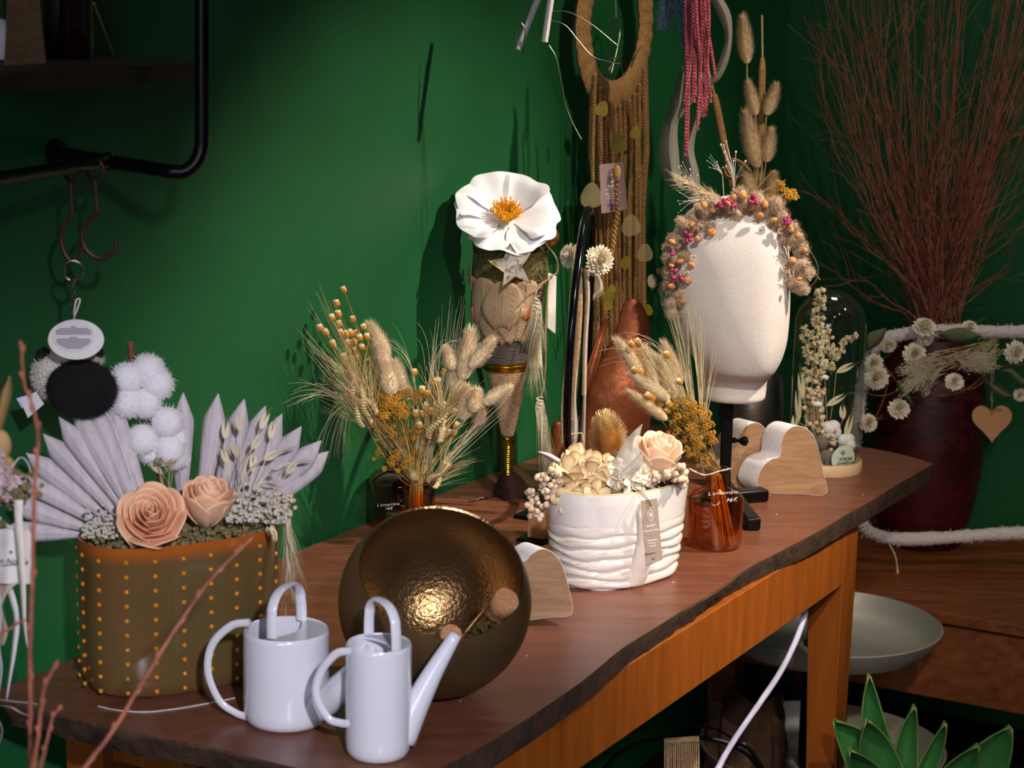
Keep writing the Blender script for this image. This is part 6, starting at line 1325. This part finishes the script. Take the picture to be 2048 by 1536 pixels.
# hooks
YHk = 2.40
def hook(label, px, ring):
    o = thing('metal_hook', label, 'hook', W(*px[-1], YHk)); b = MB(); b.tube(smoothp([W(x, y, YHk - .012) for x, y in px], 6), .0030, 8); b.build('hook_wire', 'copper_wire', o)
    b = MB(); b.tube(smoothp([W(x, y, YHk + d) for x, y, d in ring], 5), .0028, 8); b.build('top_loop', 'copper_wire', o)
hook('black wire hook holding the panda keychain, left one', [(142, 362), (142, 400), (143, 432), (130, 448), (122, 478), (130, 508), (146, 524), (160, 512), (166, 492)], [(150, 326, -.015), (153, 345, -.015), (148, 362, -.014), (136, 360, -.010), (132, 345, .0), (138, 326, .012)])
hook('empty black wire hook, right one', [(190, 360), (192, 400), (195, 426), (180, 440), (165, 462), (168, 492), (186, 512), (208, 516), (228, 502), (233, 480)], [(200, 322, -.015), (206, 338, -.015), (200, 356, -.014), (184, 358, -.010), (176, 345, .0), (180, 326, .012)])
kc = W(148, 600, YHk - .01); pdn = thing('panda_keychain', 'small black and white plush panda keychain hanging from a hook with white tags', 'keychain', W(150, 830, YHk - .02)); kh2 = sz(YHk)
b = MB(); b.tube([W(146 + 19 * math.cos(a), 541 + 20 * math.sin(a), YHk - .012 + .004 * math.sin(a)) for a in [2 * math.pi * i / 24 for i in range(25)]], .0020, 8); b.build('clasp_ring', 'silver_wire', pdn)
b = MB(); b.tube([W(146, 560, YHk - .012), W(143, 575, YHk - .012)], [.004, .002], 8); b.ell(W(146, 522, YHk - .014), .004, 10, 8); b.build('clasp', 'silver_wire', pdn)
for i in range(8):
    c_ = W(145 + (i % 2), 582 + i * 8, YHk - .012); b = MB(); a_ = V((1, 0, 0)) if i % 2 else V((0, 1, 0)); b.tube([c_ + a_ * (.0025 * math.cos(t)) + V((0, 0, .0042 * math.sin(t))) for t in [2 * math.pi * j / 12 for j in range(13)]], .0008, 5); b.build('chain_link', 'silver_wire', pdn)
YPn = YHk + .0
b = MB(); b.ell(W(118, 752, YPn), (52 * kh2, 40 * kh2, 52 * kh2), 28, 20); b.ell(W(170, 724, YPn + .01), (34 * kh2, 30 * kh2, 24 * kh2), 20, 14); fuzz(b, W(118, 752, YPn), (52 * kh2, 40 * kh2, 52 * kh2), 2200, .005, .0004); fuzz(b, W(170, 724, YPn + .01), (34 * kh2, 30 * kh2, 24 * kh2), 900, .005, .0004); b.build('head', 'plush_white', pdn)
b = MB(); b.ell(W(87, 712, YPn - .004), (17 * kh2, 12 * kh2, 18 * kh2), 18, 12); b.ell(W(196, 706, YPn + .01), (12 * kh2, 10 * kh2, 12 * kh2), 18, 12); b.build('ear', 'plush_black', pdn)
b = MB(); b.ell(W(163, 778, YPn - .02), (70 * kh2, 44 * kh2, 58 * kh2), 32, 22); fuzz(b, W(163, 778, YPn - .02), (70 * kh2, 44 * kh2, 58 * kh2), 3200, .005, .0004)
b.build('body', 'plush_black', pdn)
tgc = W(155, 672, YPn - .065)
def disc(cx, cy, rx, ry, Y, m, nm, par, th=.0005): b = MB(); b.poly([W(cx + rx * math.cos(a), cy + ry * math.sin(a), Y) for a in [2 * math.pi * i / 48 for i in range(48)]], (0, th, 0)); return b.build(nm, m, par, smooth=False)
disc(152, 679, 56, 40, YHk - .070, 'paper_white', 'oval_tag', pdn); smt = disc(147, 672, 42, 32, YHk - .0715, 'satin_white', 'small_tag', pdn)
for i, wd in enumerate((12, 58, 70, 72, 70, 0, 16, 66, 70, 66, 60, 46, 34)):
    if wd: b = MB(); y = 654 + i * 3.5; b.tube([W(147 - wd * .5, y, YHk - .0722), W(147 + wd * .5, y, YHk - .0722)], .00045, 4); b.build('tag_print', 'ink_dark', smt)
stem(pdn, [W(150, 650, YHk - .073), W(148, 625, YHk - .03), W(153, 600, YHk - .02), W(160, 602, YHk - .02), W(146, 640, YHk - .03)], .0010, 'ribbon_cream', 'tag_string')
b = MB(); c4 = [W(40, 800, YPn - .03), W(72, 783, YPn - .03), W(88, 808, YPn - .03), W(56, 836, YPn - .03)]; b.poly(c4, (0, .0006, 0)); b.build('care_label', 'satin_white', pdn, smooth=False)
b = MB(); c4 = [W(33, 797, YPn - .025), W(62, 788, YPn - .025), W(72, 800, YPn - .025), W(44, 816, YPn - .025)]; b.poly(c4, (0, .0006, 0)); b.build('care_label', 'cable_white', pdn, smooth=False)

# ------------------------------------------------------------------ left edge: hanging dried arrangement with tag
YL = 1.98; kl = sz(YL)
hg = thing('hanging_bouquet', 'dried bouquet with pink flowers and long ribbons cut by the left edge', 'bouquet', W(10, 960, YL))
for pts, w_ in (([(-14, 900, 0), (-4, 840, 0), (8, 790, .0), (25, 750, .0)], 0),):
    sheet(hg, 'tan_petal', [(-14, 860, 0), (-8, 810, 0), (2, 775, 0), (18, 753, 0)], [(4, 862, 0), (16, 820, 0), (24, 785, 0), (24, 754, 0)], YL, 'tan_petal', bow=.006)
b = MB(); b.ell(W(-2, 890, YL), (26 * kl, 16 * kl, 34 * kl), 16, 12); b.ell(W(10, 930, YL - .01), (20 * kl, 14 * kl, 20 * kl), 14, 10); b.build('seed_pod', 'tan_petal', hg)
for _ in range(34):
    x, y = 5 + random.gauss(0, 16), 950 + random.gauss(0, 22); inst(SFL[0] if random.random() < .3 else FLO, 'pink_floret', hg, MX(W(x, y, YL - .02 + U(-.01, .01)), V((U(-.5, .5), -1, U(-.5, .5))), U(8, 15) * kl)).data
PINKF = FLO.copy(); PINKF.materials.clear(); PINKF.materials.append(MT['pink_petal'])
for o in [c_ for c_ in hg.children if c_.name.startswith('pink_floret')]: o.data = PINKF
b = MB()
for _ in range(160): b.ell(W(8 + random.gauss(0, 22), 975 + random.gauss(0, 20), YL + U(-.02, .01)), U(.0015, .005), 5, 4)
tag(b.build('dried_filler', 'dried_moss', hg), kind='stuff')
tgo = card(hg, [W(-70, 1056, YL - .01), W(63, 1060, YL - .015), W(62, 1168, YL - .015), W(-70, 1166, YL - .01)], 'paper_white', .0006)
text('Collection No\u00eblle', facing(W(-4, 1122, YL - .0165), V((1, 0, -.02)), V((0, 0, 1))), .0085, 'ink_dark', 'tag_text', tgo, .35)
b = MB(); c_ = W(22, 1104, YL - .0168)
for i in range(6): q = i * math.pi / 3; b.tube([c_, c_ + V((math.cos(q) * .0022, 0, math.sin(q) * .0022))], .0003, 3)
b.tube([W(2, 1131, YL - .0168), W(42, 1129, YL - .0168)], .0004, 4); b.build('tag_print', 'ink_dark', tgo)
def rib(px, w_, dY, m='raffia', nm='ribbon'):
    P = smoothp([W(x, y, YL + dY) for x, y in px], 5); b = MB(); rows = []
    for i, p in enumerate(P): a = i * .12; s_ = V((math.cos(a * .4), -math.sin(a * .4) * .6, 0)) * w_ * .5 * kl; rows.append([p - s_, p, p + s_])
    b.grid(rows); b.build(nm, m, hg, solid=.0004)
rib([(38, 1000), (37, 1040), (42, 1110), (46, 1180), (48, 1240), (54, 1296)], 17, -.03, 'ribbon_cream'); rib([(14, 1165), (26, 1200), (34, 1240), (28, 1300), (20, 1350), (12, 1400)], 14, -.0, 'satin_white'); rib([(4, 1165), (-4, 1210), (8, 1260), (2, 1290)], 18, .0, 'raffia')
rib([(-20, 1020), (20, 1055), (60, 1062), (130, 1058)], 11, -.01, 'satin_white'); rib([(-6, 1165), (0, 1230), (-4, 1290), (2, 1340), (-8, 1420), (4, 1460), (-6, 1500)], 9, -.02, 'satin_white'); rib([(30, 1165), (8, 1190), (-6, 1240), (-2, 1300)], 10, -.02, 'raffia')
rib([(-10, 1398), (20, 1402), (50, 1405), (74, 1408)], 5, -.0, 'satin_white'); rib([(-10, 1410), (20, 1414), (40, 1425), (58, 1432)], 9, .01, 'raffia'); rib([(22, 968), (44, 952), (62, 960), (66, 985), (60, 1000)], 6, -.02, 'pink_petal'); rib([(20, 940), (40, 915), (55, 925), (62, 945)], 3, -.02, 'satin_white')
stem(hg, [W(0, 900, YL + .02), W(-30, 500, YL + .02), W(-60, 100, YL + .02)], .0012, 'jute_pale', 'hanging_cord')

# ------------------------------------------------------------------ budding twigs in the foreground, lower left
def budtwig(label, px, Y, r0):
    P = smoothp([W(x, y, Y_) for x, y, Y_ in px], 8); n = len(P); b = MB(); b.tube([p + rv(.0004) for p in P], [r0 * (1 - .55 * i / n) for i in range(n)], 8)
    for i in range(3, n, 5):
        d = (P[min(i + 1, n - 1)] - P[i - 1]).normalized(); s_ = V((1 if i % 2 else -1, 0, .3)); b.ell(P[i] + s_ * r0 * .6, (r0 * .8, r0 * .8, r0 * 2.0), 8, 6, frame(d + s_ * .35).to_3x3())
    b.ell(P[-1], (r0 * .7, r0 * .7, r0 * 2), 8, 6, frame(P[-1] - P[-3]).to_3x3())
    tag(b.build('budding_twig', 'birch_bark'), label, 'twig')
k9 = 1.6
budtwig('long reddish twig rising nearly upright at the left edge', [(60, 1600, 1.7), (62, 1450, 1.7), (60, 1300, 1.7), (66, 1130, 1.7), (68, 1000, 1.7), (76, 880, 1.7), (68, 820, 1.7), (50, 770, 1.7), (42, 690, 1.7)], 1.7, .0024)
budtwig('long reddish twig slanting across the brown planter', [(150, 1560, 1.75), (230, 1455, 1.78), (300, 1340, 1.82), (370, 1230, 1.85), (430, 1150, 1.88), (500, 1080, 1.9)], 1.8, .0026)
budtwig('short reddish twig at lower left, the taller of two', [(60, 1580, 1.65), (78, 1460, 1.65), (88, 1380, 1.65), (112, 1328, 1.65)], 1.65, .0022)
budtwig('short reddish twig at lower left, the lower of two', [(72, 1580, 1.68), (90, 1500, 1.68), (104, 1440, 1.68), (118, 1416, 1.68)], 1.68, .002)
budtwig('reddish twig tip crossing the ribbons at the left edge', [(-30, 1285, 1.7), (0, 1268, 1.7), (28, 1252, 1.7), (44, 1242, 1.7)], 1.7, .0018)
# ------------------------------------------------------------------ groups of repeats
GR = {'wooden_heart': 'wooden hearts with painted edges', 'strawflower': 'strawflowers', 'watering_can': 'porcelain watering cans', 'bunny_tail_grass': 'bunny tail grasses behind the head', 'cattail': 'cattails behind the head',
      'palm_fan': 'palm leaf fans in the brown planter', 'preserved_rose': 'preserved roses', 'oat_spray': 'oat sprays in the brown planter', 'corked_tube': 'corked glass tubes in the bronze bowl', 'hydrangea_head': 'hydrangea heads in the white pot',
      'berry_cluster': 'cream berry clusters', 'amber_bottle': 'amber bottles on the table', 'dried_bouquet': 'dried bouquets in amber bottles', 'wheat_tassel': 'wheat tassels on the cone', 'feather': 'feathers', 'baby_breath_sprig': 'baby breath sprigs by the headband',
      'yarrow': 'yarrow heads behind the headband', 'dry_stalk': 'dry stalks around the headband', 'dried_flower_spike': 'dried flower spikes in the dome', 'oat_spikelet': 'oat spikelets in the dome', 'cotton_boll': 'cotton bolls in the dome', 'dried_mushroom': 'button mushrooms in the dome',
      'lotus_pod': 'lotus pods in the dome', 'garland_leaf': 'leaves on the yarn frame garland', 'metal_hook': 'wire hooks on the pipe shelf', 'budding_twig': 'budding twigs in the foreground', 'lichen_tuft': 'lichen tufts in the brown planter'}
for o in list(COL.objects):
    k_ = o.name.split('.')[0]
    if o.parent is None and 'label' in o and k_ in GR and 'group' not in o: o['group'] = GR[k_]
for o in list(COL.objects):
    if 'org' in o: del o['org']
